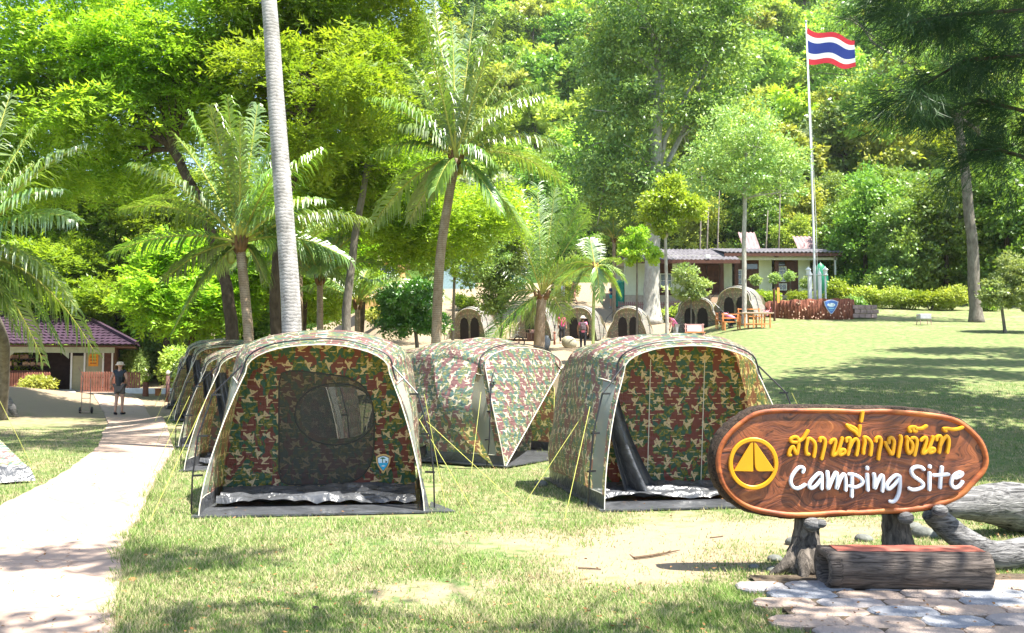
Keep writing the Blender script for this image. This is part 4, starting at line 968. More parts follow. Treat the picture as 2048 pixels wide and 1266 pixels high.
def barkmat(name, c1, c2, sc=(1, 1, 1), f=14, dist=.9):
    m = NT(name, .85, .25); v = m.scale(m.co(), sc); n = m.noise(v, f, 6, .65, dist); n2 = m.noise(m.co(), 3, 4)
    m.color(m.mix(n2, m.ramp(n, [(.32, c1), (.68, c2)]), m.ramp(n, [(.32, tuple(x*.6 for x in c1)), (.68, tuple(x*.75 for x in c2))]))); m.bump(n, 1.0, .03); return m.m
WF, WR = woodface(), woodrim()
BKE = barkmat('brown_bark_edge', (.012, .008, .006), (.10, .065, .045), (1, 1, 1), 40)
BK = barkmat('dark_cement_bark', (.02, .016, .013), (.20, .17, .14), (1, 1, .25), 26)
BKL = barkmat('log_bark', (.014, .011, .010), (.24, .195, .165), (.10, 1, 1), 34, 1.2)
ROOTG = barkmat('grey_root_bark', (.02, .02, .022), (.34, .33, .32), (.12, .4, 1), 34, 1.6)
out = [(1523, 816), (1615, 813), (1738, 815), (1822, 818), (1895, 828), (1937, 849), (1968, 880), (1979, 914), (1972, 945), (1949, 972), (1918, 999), (1861, 1020), (1784, 1028), (1707, 1031), (1638, 1035), (1584, 1037), (1534, 1031), (1492, 1020), (1458, 999), (1435, 968), (1425, 930), (1431, 891), (1450, 861), (1481, 834)]
SY = 7.25
def spl(pts, n, closed=True):
    m = len(pts); r = []
    for i in range(n):
        u = i/n*m if closed else i/(n-1)*(m-1); k = min(int(u), m-1 if closed else m-2); f = u-k
        g = (lambda j: Vector(pts[j % m])) if closed else (lambda j: Vector(pts[max(0, min(m-1, j))]))
        p0, p1, p2, p3 = g(k-1), g(k), g(k+1), g(k+2)
        r.append(.5*((2*p1)+(p2-p0)*f+(2*p0-5*p1+4*p2-p3)*f*f+(3*p1-p0-3*p2+p3)*f**3))
    return r
ol = [Vector((P(x, y, SY).x, P(x, y, SY).z)) for x, y in spl(out, 180)]
def inset(pl, d):
    r = []; n = len(pl)
    for i in range(n):
        t = (pl[(i+3) % n]-pl[i-3]).normalized(); nn = Vector((t.y, -t.x)); r.append(pl[i]+nn*d)
    return r
ar = sum(ol[i].x*ol[(i+1) % 180].y-ol[(i+1) % 180].x*ol[i].y for i in range(180)); sgn = 1 if ar < 0 else -1
sgc = Vector((sum(p.x for p in ol)/180, sum(p.y for p in ol)/180)); sb = Vector((sgc.x, SY, 0))
sign = empty('camping_sign', sb, 0, 'oval carved wooden sign with yellow Thai and white English camping lettering on dark stumps', 'sign')
def ringmesh(name, rings, mat, parent, fill=False, smooth=True, jag=0):
    mb = MB(); n = 180; vs = []
    for k, (pl, y) in enumerate(rings):
        for i, p in enumerate(pl):
            j = jag*random.uniform(-1, 1) if jag and k in (0, 1, 2) else 0
            vs.append((p.x+(p.x-sgc.x)*j-sb.x, y-sb.y, p.y+(p.y-sgc.y)*j))
    fs = [(k*n+i, k*n+(i+1) % n, (k+1)*n+(i+1) % n, (k+1)*n+i) for k in range(len(rings)-1) for i in range(n)]
    if fill: fs.append(tuple((len(rings)-1)*n+i for i in range(n)))
    if fill == 2: fs.append(tuple(range(n))[::-1])
    return mb.add(vs, fs).build(name, mat, parent, smooth)
def sc_(pl, k): return [sgc+(p-sgc)*k for p in pl]
ringmesh('bark_edge', [(inset(ol, sgn*.02), SY+.17), (inset(ol, sgn*-.012), SY+.15), (inset(ol, sgn*-.016), SY+.08), (inset(ol, sgn*-.004), SY+.02), (inset(ol, sgn*.035), SY+.006)], BKE, sign, 0, True, .006)
rl_ = [sgc+Vector(((p.x-sgc.x)*.988+.012, (p.y-sgc.y)*.985-.004)) for p in ol]
rl_ = [p+(p-sgc).normalized()*.010*mnoise.noise((p.x*5, p.y*5, 3)) for p in rl_]
ringmesh('rim', [(inset(rl_, sgn*.002), SY+.004), (inset(rl_, sgn*.008), SY-.006), (inset(rl_, sgn*.022), SY-.009), (inset(rl_, sgn*.036), SY-.006), (inset(rl_, sgn*.044), SY+.014)], WR, sign)
ins = inset(rl_, sgn*.042); rs = [(ins, SY+.012)]+[(sc_(ins, k), SY+.009+.003*mnoise.noise((k*5, 0, 0))) for k in (.93, .86, .78, .68, .57, .45, .33, .2, .08)]
ringmesh('board', rs, WF, sign, 1)
bk_ = ringmesh('back', [(inset(ol, sgn*.02), SY+.171), (sc_(inset(ol, sgn*.02), .5), SY+.18)], BK, sign, 1)
YEL = simple('yellow_letter_paint', (.66, .31, .004), .4, .5, .04); WHL = simple('white_letter_paint', (.66, .69, .74), .4, .5, .03)
def letter(name, strokes, o, w_, mat, dpt=.013, sc=10.21):
    mb = MB()
    for si, st in enumerate(strokes):
        pts = [Vector((o[0]+x/sc, o[1]+y/sc)) for x, y in st]
        if len(pts) > 2: pts = spl(pts, 6*len(pts), False)
        else: pts = [pts[0].lerp(pts[1], t/4) for t in range(5)]
        Y = SY-.012-.0013*si; q = []; r = w_/2/F*SY
        for p in pts:
            k = P(p.x, p.y, Y); q.append(Vector((k.x-sb.x, k.y-sb.y, k.z)))
        t0 = (q[0]-q[1]).normalized(); t1_ = (q[-1]-q[-2]).normalized()
        full = [q[0]+t0*r*.75, q[0]+t0*r*.5]+q+[q[-1]+t1_*r*.5, q[-1]+t1_*r*.75]
        rad = [r*.25, r*.72]+[r]*len(q)+[r*.72, r*.25]
        # flat-faced, round-shouldered ribbon
        sec = [(-1, .9), (-1, -.4), (-.8, -.85), (-.4, -1), (.4, -1), (.8, -.85), (1, -.4), (1, .9)]; vs = []; n = len(sec)
        for i, p in enumerate(full):
            t = (full[min(i+1, len(full)-1)]-full[max(i-1, 0)]).normalized(); sd = Vector((t.z, 0, -t.x)).normalized()
            for a, bb in sec: vs.append(p+sd*rad[i]*a+Vector((0, dpt*bb, 0)))
        fs = [(i*n+k, i*n+(k+1) % n, (i+1)*n+(k+1) % n, (i+1)*n+k) for i in range(len(full)-1) for k in range(n)]
        fs += [tuple(range(n))[::-1], tuple(range((len(full)-1)*n, len(full)*n))]
        mb.add(vs, fs)
    return mb.build(name, mat, sign, False)
o1, o2, o3, o4 = (1560, 815), (1740, 815), (1560, 910), (1740, 910)
TH = [(o1, [[(385, 690), (350, 615), (290, 605), (220, 650), (240, 700), (310, 712), (375, 700)], [(378, 690), (375, 790), (345, 940), (320, 920), (285, 850), (265, 800), (225, 830), (190, 900), (182, 965), (212, 975)], [(390, 690), (470, 635), (530, 540), (572, 475)]]),
      (o1, [[(588, 958), (545, 945), (530, 850), (545, 740), (572, 650), (620, 640), (690, 700), (718, 780), (710, 900), (690, 1005)]]),
      (o1, [[(815, 685), (820, 640), (865, 622), (912, 660), (915, 760), (885, 900), (848, 1050)]]),
      (o1, [[(1025, 725), (1055, 680), (1112, 655), (1130, 710), (1105, 830), (1075, 960), (1100, 975), (1160, 935), (1200, 850), (1235, 740), (1272, 620)], [(1205, 850), (1195, 930), (1240, 965), (1310, 930), (1315, 870), (1265, 865), (1225, 915)]]),
      (o1, [[(1355, 690), (1362, 640), (1418, 628), (1432, 690), (1410, 850), (1385, 960)], [(1415, 840), (1480, 700), (1548, 640), (1590, 700), (1588, 820), (1560, 970)]]),
      (o1, [[(1365, 362), (1440, 385), (1530, 430), (1600, 500)], [(1365, 365), (1430, 430), (1530, 495), (1600, 575)], [(1632, 370), (1625, 450), (1605, 575)]]),
      (o1, [[(1687, 90), (1672, 190), (1655, 280)]]),
      (o1, [[(1700, 938), (1705, 850), (1730, 720), (1722, 615), (1780, 625), (1850, 705), (1866, 800), (1845, 970)]]),
      (o2, [[(118, 690), (128, 640), (180, 608), (220, 650), (218, 760), (190, 900), (170, 1055)]]),
      (o2, [[(385, 722), (390, 645), (438, 612), (488, 690), (480, 800), (450, 955), (385, 870), (335, 780), (312, 710)]]),
      (o2, [[(620, 580), (632, 650), (605, 820), (577, 1005)]]),
      (o2, [[(745, 598), (762, 660), (752, 760), (766, 880), (800, 935), (850, 880), (868, 780), (835, 690), (780, 640)], [(850, 625), (915, 622), (955, 685), (940, 820), (905, 975)]]),
      (o2, [[(818, 490), (800, 445), (835, 405), (915, 400), (950, 440), (932, 490), (888, 475), (875, 440)], [(955, 432), (1050, 430), (1105, 405), (1150, 378)]]),
      (o2, [[(1040, 672), (1085, 630), (1138, 615), (1148, 680), (1115, 800), (1072, 920), (1110, 930), (1180, 870), (1230, 760), (1290, 600)], [(1215, 830), (1195, 900), (1240, 920), (1305, 890), (1305, 845), (1260, 840), (1225, 880)]]),
      (o2, [[(1355, 662), (1365, 610), (1425, 582), (1452, 640), (1432, 780), (1410, 920)], [(1432, 780), (1490, 665), (1560, 585), (1605, 650), (1602, 780), (1575, 920)]]),
      (o2, [[(1545, 482), (1508, 440), (1590, 432), (1700, 450), (1800, 438), (1885, 408)]])]
for o_, st in TH: letter('thai_letter', st, o_, 7.0, YEL)
EN = [('c', o3, [[(465, 350), (485, 290), (440, 247), (370, 270), (290, 360), (230, 470), (222, 570), (270, 655), (360, 685), (450, 650), (512, 605)]]),
      ('a', o3, [[(830, 500), (740, 620), (650, 680), (600, 650), (612, 570), (700, 460), (790, 380), (848, 400), (852, 560), (850, 690)]]),
      ('m', o3, [[(968, 340), (980, 500), (980, 690), (1040, 560), (1130, 370), (1168, 410), (1165, 560), (1155, 690), (1220, 520), (1290, 400), (1330, 440), (1345, 580), (1340, 720)]]),
      ('p', o3, [[(1470, 400), (1470, 600), (1465, 850)], [(1410, 390), (1530, 410), (1640, 470), (1688, 550), (1640, 620), (1530, 660), (1420, 632)]]),
      ('i', o3, [[(1778, 250), (1784, 285)], [(1780, 390), (1790, 720)]]),
      ('n', o4, [[(80, 385), (95, 500), (95, 680), (150, 560), (225, 425), (265, 450), (262, 600), (250, 740)]]),
      ('g', o4, [[(610, 440), (540, 412), (430, 490), (350, 600), (348, 675), (400, 690), (500, 600), (592, 480)], [(608, 450), (612, 600), (590, 780), (530, 910), (460, 955), (405, 948)]]),
      ('s', o4, [[(1095, 295), (1040, 250), (950, 242), (870, 280), (845, 350), (900, 440), (1000, 510), (1078, 580), (1070, 650), (970, 700), (860, 710), (795, 682)]]),
      ('i', o4, [[(1220, 220), (1224, 250)], [(1215, 360), (1215, 540), (1210, 710)]]),
      ('t', o4, [[(1470, 245), (1445, 440), (1430, 670)], [(1300, 415), (1450, 410), (1600, 395)]]),
      ('e', o4, [[(1745, 470), (1850, 425), (1880, 372), (1820, 362), (1730, 410), (1672, 500), (1662, 600), (1720, 668), (1800, 650), (1860, 590), (1888, 545)]])]
for nm, o_, st in EN: letter('letter_'+nm, st, o_, 6.9, WHL)
# tent emblem in a ring
ec = (1505.6, 926.8); ez = lambda x, y: (lambda k: (k.x-sb.x, k.z))(P(1440+x/9.74, 860+y/9.74, SY))
pts = [ez(640+442*math.cos(a), 650+468*math.sin(a)) for a in [k*math.pi/36 for k in range(72)]]
mb = MB(); n = 72; vs = []
for sc1, yy in ((1.085, -.002), (1.085, -.022), (1.06, -.027), (.94, -.027), (.915, -.022), (.915, -.002)):
    for x, z in pts:
        c0 = ez(640, 650); vs.append((c0[0]+(x-c0[0])*sc1, yy, c0[1]+(z-c0[1])*sc1))
mb.add(vs, [(k*n+i, k*n+(i+1) % n, (k+1)*n+(i+1) % n, (k+1)*n+i) for k in range(5) for i in range(n)]); mb.build('emblem_ring', YEL, sign)
for nm, pl in (('emblem_left_triangle', [(262, 795), (600, 222), (632, 240), (632, 805)]), ('emblem_right_triangle', [(648, 235), (668, 225), (1040, 765), (1015, 800), (740, 803), (700, 780), (672, 730), (662, 640)])):
    MB().prism([ez(x, y) for x, y in pl], 'y', -.024, -.003).build(nm, YEL, sign, bevel=.003)
# stumps
def stump(px, pyb, pyt, Y, r0, r1, lean, seed, roots):
    b = P(px, pyt, Y); gz = 0; rg_ = random.Random(seed); mb = MB()
    base = Vector((b.x+lean, Y-.05, gz)); top = b; pts = []; rad = []
    for i in range(9):
        t = i/8; pts.append(base.lerp(top, t)); rad.append(r0*(1-t)**1.6+r1)
    pts = [p-sb for p in pts]; mb.tube(pts, rad, 14, .07)
    for rx, ry, rr in roots:
        a = base-sb+Vector((0, 0, .22)); e = base-sb+Vector((rx, ry, -.02)); mb.tube([a, a.lerp(e, .5)+Vector((0, 0, -.03)), e], [r1*.9, rr, rr*.35], 8, .08)
    return mb.build('stump', BK, sign, True)
stump(1612, 1140, 1030, 7.36, .10, .085, -.03, 1, [(-.33, -.1, .05), (.22, -.12, .06), (-.1, -.28, .06), (.3, .2, .05)])
stump(1788, 1130, 1022, 7.5, .06, .10, .02, 2, [(.25, -.05, .06), (-.22, .0, .06), (.1, -.2, .06)])
for x, y, Y, r in ((1625, 1049, 7.22, .055), (1642, 1047, 7.2, .035), (1812, 1036, 7.25, .05), (1880, 1022, 7.2, .05)): k = P(x, y, Y)-sb; MB().ball(k, (r*1.3, r, r), 9, 7).build('knob', ROOTG, sign, True)
def rootline(pts, rad, name, mat, seed, flat=None):
    q = spl(pts, len(pts)*7, False); rr = np.interp(np.linspace(0, len(rad)-1, len(q)), range(len(rad)), rad); b = Vector((pts[0][0], pts[0][1], 0)); random.seed(seed)
    return MB().tube([p-sb for p in q], [float(x) for x in rr], 16, .05).build(name, mat, sign, True)
rootline([P(1862, 1022, 7.45), P(1890, 1050, 7.45), P(1925, 1078, 7.42), P(1960, 1100, 7.4), P(1995, 1112, 7.4), P(2060, 1100, 7.5), P(2150, 1080, 7.7)], [.09, .095, .10, .11, .12, .11, .09], 'sprawling_root', ROOTG, 4)
# big driftwood root behind
b = G(1985, 1060); rt = MB(); q = [P(1895, 1022, 8.6), P(1930, 1012, 8.7), P(1990, 1008, 8.9), P(2060, 1020, 9.0), P(2160, 1040, 9.1)]
rt.tube(spl(q, 40, False), [.03+.20*min(1, i/24)**.8 for i in range(40)], 28, .035)
thing1(rt, 'driftwood_root', ROOTG, b, 'big weathered grey tree root lying behind the right end of the sign', 'driftwood', None, True)
# ---------------------------------------------------------------- hollow log bench
bl_ = Vector((P(1650, 1180, 6.75).x, 6.78, 0)); Lb = 1.13; rb_ = .18
bench = empty('log_bench', (bl_.x, 6.78, 0), -.03, 'hollow log bench with a flat pink red seat on the paving before the sign', 'bench')
mb = MB(); N = 26; M_ = 40; vs = []
def logsec(a, x):
    y = math.cos(a)*rb_*1.15; z = math.sin(a)*rb_*.98+.165; z = min(z, .293+.004*mnoise.noise((x*3, y*3, 0))); z = max(z, -.01)
    k = 1+.05*mnoise.noise((x*1.5, y*6, z*6))+(.06 if x < .06 else 0)
    return (x, y*k, z)
for i in range(M_+1):
    x = Lb*i/M_
    for k in range(N): vs.append(logsec(2*math.pi*k/N, x))
fs = [(i*N+k, i*N+(k+1) % N, (i+1)*N+(k+1) % N, (i+1)*N+k) for i in range(M_) for k in range(N)]+[tuple(range(M_*N, M_*N+N))]
vs2 = []; base_n = len(vs)
for x, s in ((-.012, .86), (-.005, .66), (.03, .56), (.30, .5)):
    for k in range(N):
        p = logsec(2*math.pi*k/N, 0); vs.append((x, p[1]*s, .14+(p[2]-.14)*s))
fs += [(k, base_n+k, base_n+(k+1) % N, (k+1) % N) for k in range(N)]
fs += [(base_n+j*N+k, base_n+(j+1)*N+k, base_n+(j+1)*N+(k+1) % N, base_n+j*N+(k+1) % N) for j in range(3) for k in range(N)]+[tuple(range(base_n+3*N, base_n+4*N))[::-1]]
mb.add(vs, fs).build('log', BKL, bench, True)
def seatmat():
    m = NT('pink_seat', .5, .4); n = m.noise(m.scale(m.co(), (1, 5, 1)), 4, 5, .6); m.color(m.ramp(n, [(.3, (.30, .07, .045)), (.7, (.50, .17, .12))])); m.bump(n, .25, .01); return m.m
mb = MB().grid(lambda u, v: Vector((.07+(Lb-.09)*u, -.115+.235*v+.012*mnoise.noise((u*6, v, 1)), .297+.006*mnoise.noise((u*8, v*2, 0))+.004*math.sin(v*3.1))), 30, 5)
mb.build('seat', seatmat(), bench, True)
hol = MB().ball((.72, -.165, .13), (.16, .022, .05), 14, 8).build('knot_hollow', simple('dark_knot', (.02, .018, .018), .9, .1, .3, 20, .6), bench, True)

# ---------------------------------------------------------------- stone paving by the sign: every stone a part
def stonemat():
    m = NT('paving_stone', .8, .25); v = m.n('NewGeometry').outputs['Position']; r = m.n('ObjectInfo').outputs['Random']; n = m.noise(v, 9, 5, .6); n3 = m.noise(v, 1.3, 3); n4 = m.noise(v, 70, 3)
    a = m.mix(n, (.17, .19, .22), (.27, .28, .31)); b_ = m.mix(n, (.32, .22, .16), (.43, .33, .26))
    f = m.ramp(m.math('ADD', m.math('MULTIPLY', n3, .6), m.math('MULTIPLY', r, .6)), [(.42, 0), (.72, 1)])
    m.color(m.mix(m.math('MULTIPLY', n4, .35), m.mix(f, a, b_), (.36, .33, .30))); m.bump(m.math('ADD', n4, m.math('MULTIPLY', n, 2.0)), .9, .015); return m.m
pv = MB().add([(1.74, 4.6, 0), (6.2, 4.6, 0), (6.2, 7.25, 0), (1.80, 7.12, 0)], [(0, 1, 2, 3)]).add([(1.74, 4.6, .026), (6.2, 4.6, .026), (6.2, 7.25, .026), (1.80, 7.12, .026)], [(0, 1, 2, 3)])
paving = pv.build('paving', simple('joint_soil', (.09, .07, .05), .95, .1, .4, 30, .5), None); tag(paving, kind='structure')
STM = stonemat(); rg = random.Random(21); yy = 4.75; rowi = 0
while yy < 7.1:
    hh = rg.uniform(.21, .27); x = 1.62+(.2 if rowi % 2 else 0)+rg.uniform(-.05, .05)
    while x < 5.6:
        ww = rg.uniform(.36, .52); c = Vector((x+ww/2, yy+hh/2)); K = 14; pl = []
        for k in range(K):
            a = 2*math.pi*k/K; n = 5; r = (abs(math.cos(a))**n+abs(math.sin(a))**n)**(-1/n)
            pl.append((c.x+(ww/2-.004)*math.cos(a)*r*(1+rg.uniform(-.05, .05)), c.y+(hh/2-.004)*math.sin(a)*r*(1+rg.uniform(-.07, .07))+.035*math.sin(x*2.1)))
        if c.y < 7.0:
            top = .04+rg.uniform(-.006, .006); m_ = MB(); vs = [(p[0], p[1], -.01) for p in pl]+[(p[0], p[1], top-.012) for p in pl]+[(c.x+(p[0]-c.x)*.94, c.y+(p[1]-c.y)*.92, top) for p in pl]
            m_.add(vs, [(j*K+k, j*K+(k+1) % K, (j+1)*K+(k+1) % K, (j+1)*K+k) for j in range(2) for k in range(K)]+[tuple(range(2*K, 3*K))]); m_.build('paving_stone', STM, paving)
        x += ww
    yy += hh; rowi += 1
# loose rocks round the stumps
RK = simple('river_rock', (.13, .135, .12), .8, .3, .5, 8, .4)
for i, (px, py, r, lab) in enumerate(((1549, 1118, .07, 'small bluish stone in the grass left of the sign stump'), (1546, 1140, .06, 'small greenish stone at the root tip of the left stump'), (1508, 1133, .05, 'small flat blue grey stone farthest left of the stumps'), (1850, 1070, .13, 'larger rounded stone behind the log bench near the right stump'), (1825, 1055, .10, 'smooth stone behind the middle stump'), (1728, 1078, .09, 'low stone behind the log bench left part'), (1590, 1085, .10, 'greenish stone leaning behind the left stump'), (1095, 940, .10, 'lumpy grey stone at the left side of the tent behind the sign'))):
    b = G(px, py+4) if i != 7 else onG(1082, 12.6); r *= .72; m_ = MB().ball((0, 0, r*.35), (r*1.3, r, r*.72), 12, 8)
    m_.v = [tuple(Vector(v)*(1+.16*mnoise.noise(Vector(v)*9+Vector((i*7, 0, 0))))) for v in m_.v]
    o = m_.build('stone', RK, None, True); o.location = b; tag(o, lab, 'stone', 'loose stones on the grass')
# sticks, husk, cones
STK = simple('twig_bark', (.10, .07, .045), .9, .1, .3, 30)
for pts, r, lab in (([(1268, 1120), (1300, 1116), (1332, 1110), (1360, 1104)], .011, 'forked brown stick lying on the bare patch of ground'), ([(1156, 1138), (1180, 1139), (1202, 1141)], .006, 'thin dry twig on the bare ground left of the forked stick'), ([(1420, 1077), (1446, 1074)], .005, 'tiny twig at the far side of the bare patch')):
    q = [G(x, y)+Vector((0, 0, r*1.6)) for x, y in pts]; m_ = MB().tube(q, [r, r, r*.8, r*.3][:len(q)], 6)
    if r > .01: m_.tube([q[0], q[0]+Vector((-.03, .05, .02))], [r*.8, r*.3], 5); m_.tube([q[2], q[2]+Vector((.05, .03, .02))], [r*.5, r*.2], 5)
    thing1(m_, 'stick', STK, q[0], lab, 'stick')
b = G(265, 1166); o = MB().ball((0, 0, .02), (.035, .025, .022), 8, 6).ball((-.02, -.03, .01), (.03, .02, .012), 8, 5).build('husk', simple('orange_husk', (.5, .16, .05), .7, .2, .3), None, True); o.location = b; tag(o, 'small orange brown husk in the grass beside the path edge', 'husk')
b = G(631, 1222); o = MB().ball((0, 0, .015), (.025, .018, .02), 8, 6).build('pod', DARKIN, None, True); o.location = b; tag(o, 'small black seed pod on the front grass', 'seed pod')
# ---------------------------------------------------------------- staff house on the right
DBR = simple('dark_brown_wood', (.09, .035, .022), .6, .3, .3, 5, .1); WALLM = simple('pale_green_wall', (.66, .70, .56), .85, .1, .08, 2, .15)
GLASS = simple('window_glass', (.03, .05, .07), .08, .9, .2); WFR = simple('white_frame', (.75, .77, .75), .5, .3, .04)
def roofmat(name, a, b_): return simple(name, a, .75, .25, .35, 1.6, .2)
RGREY = roofmat('grey_roof_sheet', (.15, .14, .15), 0); RPINK = roofmat('faded_pink_roof', (.30, .20, .20), 0); RRED = roofmat('purple_red_roof_tile', (.042, .022, .038), 0)
HY = 67.0; hb = Vector((P(1345, 0, HY).x, HY, 0)); S_ = HY/F
gz = P(0, 590, HY).z
house = empty('staff_house', (hb.x, HY, gz), 0, 'long low staff house with pale green walls, brown doors and a corrugated roof', 'house')
ho = Vector((hb.x, HY, gz))
def hx(px): return (px-1024)/F*HY*1.0-ho.x
def hz(py): return P(0, py, HY).z-gz
def hbox(name, x0, x1, z0, z1, y0, y1, mat, par=house, bevel=0):
    return MB().box(((x0+x1)/2, (y0+y1)/2, (z0+z1)/2), (x1-x0, y1-y0, z1-z0)).build(name, mat, par, bevel=bevel)
WZ = hz(516)
hbox('foundation', hx(1250), hx(1640), -2.2, -.02, -.05, 6, simple('plinth', (.5, .42, .34), .9, .1, .15))
for x0, x1 in ((1250, 1318), (1346, 1384), (1440, 1466), (1520, 1546), (1599, 1623)): hbox('wall', hx(x0), hx(x1), 0, WZ, 0, .2, WALLM)
hbox('wall', hx(1623)-.2, hx(1623), 0, WZ, .21, 5.8, WALLM); hbox('wall', hx(1250), hx(1623), 0, WZ, 5.82, 6, WALLM)
def panel(x0, x1, z0=0.0, z1=None): return hbox('wood_panel', hx(x0), hx(x1), z0, z1 or WZ, .03, .17, DBR)
p1 = panel(1384, 1415); p2 = panel(1473, 1520); p3 = panel(1553, 1599); p4 = panel(1318, 1346)
for x in (1440, 1469, 1549, 1626): hbox('column', hx(x)-.13, hx(x)+.13, -.02, WZ, -.9, -.64, DBR)
door = hbox('door', hx(1416), hx(1440), .02, hz(531), -.04, .08, simple('panel_door', (.13, .05, .03), .5, .3, .3, 6)); hbox('lintel', hx(1415), hx(1440), hz(531)+.01, WZ, .02, .15, DBR)
for i in range(2):
    for j in range(3): MB().box((hx(1422+12*i), -.05, .35+.6*j), (.30, .03, .42)).build('door_panel', DBR, door)
def window(x0, x1, y0, y1, cols, rows):
    a, b_, c, d = hx(x0), hx(x1), hz(y1), hz(y0)
    g = hbox('window', a, b_, c, d, -.02, .02, GLASS)
    m = MB()
    for i in range(cols+1): m.box((a+(b_-a)*i/cols, -.04, (c+d)/2), (.07 if i in (0, cols) else .035, .05, d-c+.06))
    for j in range(rows+1): m.box(((a+b_)/2, -.045, c+(d-c)*j/rows), (b_-a+.02, .045, .06 if j in (0, rows) else .035))
    m.build('window_frame', WFR, g); return g
window(1555, 1574, 534, 563, 3, 4); window(1476, 1492, 540, 568, 2, 3); window(1556, 1574, 568, 580, 2, 1); window(1322, 1344, 548, 575, 2, 2)
hbox('transom', hx(1496), hx(1517), hz(538), hz(528), -.02, .02, GLASS); hbox('transom', hx(1556), hx(1572), hz(531), hz(524), -.02, .02, GLASS)
def corr(name, x0, x1, ya, za, yb, zb, mat, par, pitch=.3, amp=.045, th=.05):
    n = int((x1-x0)/pitch*4); m = MB(); vs = []
    for i in range(n+1):
        x = x0+(x1-x0)*i/n; dz = amp*math.sin(i/4*2*math.pi)
        for j in range(7):
            t = j/6; vs.append((x, ya+(yb-ya)*t, za+(zb-za)*t+dz+.012*(j % 2)))
        vs.append((x, ya, za+dz-th))
    fs = [(i*8+j, (i+1)*8+j, (i+1)*8+j+1, i*8+j+1) for i in range(n) for j in range(6)]+[(i*8+7, (i+1)*8+7, (i+1)*8, i*8) for i in range(n)]
    return m.add(vs, fs).build(name, mat, par)
corr('roof', hx(1250), hx(1462), -3.0, hz(528), 2.4, hz(498)+.3, RGREY, house)
corr('roof', hx(1440), hx(1675), -1.7, hz(509), 3.2, hz(500)+.5, RGREY, house)
corr('roof', hx(1250), hx(1675), 6.6, hz(512), 3.25, hz(500)+.45, RGREY, house)
hbox('fascia', hx(1250), hx(1462), hz(536), hz(529), -3.05, -2.95, DBR); hbox('fascia', hx(1440), hx(1672), hz(518), hz(512), -1.72, -1.62, DBR)
hbox('eave_beam', hx(1425), hx(1665), hz(524), hz(519), -1.3, -1.2, simple('cream_beam', (.6, .58, .5), .7, .2, .1))
hbox('ceiling', hx(1252), hx(1622), WZ+.01, WZ+.06, -1.2, 5.8, simple('ceiling_board', (.5, .5, .45), .9, .1, .1))
c4 = corr('upper_roof', hx(1516), hx(1552), 3.4, hz(504)+.3, 5.5, hz(470)+1.0, RPINK, house); corr('upper_roof', hx(1632), hx(1674), 3.4, hz(504)+.35, 5.2, hz(477)+.9, RPINK, house)
bush('bush', 'bright bush growing over the back roof of the staff house', (onG(1590, 74)), [LB(1590, 485, 74, 26, 22), LB(1560, 470, 74, 18, 22), LB(1615, 478, 74, 22, 24), LB(1600, 450, 74, 20, 20)], 7000, .2, L_HILL, 299, 'bushes around the camp')
hbox('white_post', hx(1661)-.06, hx(1661)+.06, -.6, hz(512)-.06, -1.3, -1.18, WHITE)
hbox('wall_lamp', hx(1396), hx(1404), hz(525), hz(519), -3.1, -2.98, simple('lamp_glass', (.7, .75, .75), .3, .5, .05))
hbox('spirit_shelf_board', hx(1394), hx(1463), hz(534)-.02, hz(529)-.02, -2.85, -2.8, DBR)
st = MB()
for i in range(4): st.box((hx(1440), -2.1-.3*i, -.12-.3*i*.6-.4), (hx(1475)-hx(1408), .3, .7))
st.build('entrance_steps', simple('peach_steps', (.42, .30, .21), .85, .2, .1), house)
# green boat standing on end by the house
b = onG(1645, 64); mb = MB(); vs = []
for i in range(13):
    t = i/12; z = 2.2*t; w_ = .55*math.sin(math.pi*min(1, .12+.88*t))**.6
    for k in range(9): a = math.pi*k/8; vs.append((-w_*math.cos(a), -.35*math.sin(a)*w_/.6, z))
mb.add(vs, [(i*9+k, i*9+k+1, (i+1)*9+k+1, (i+1)*9+k) for i in range(12) for k in range(8)]+[(i*9+8, i*9, (i+1)*9, (i+1)*9+8) for i in range(12)])
o = mb.build('canoe', simple('green_canoe', (.015, .17, .09), .4, .4, .25, 3), None, True); o.location = b+Vector((0, .3, .6)); tag(o, 'green canoe standing on end at the right corner of the staff house', 'canoe')
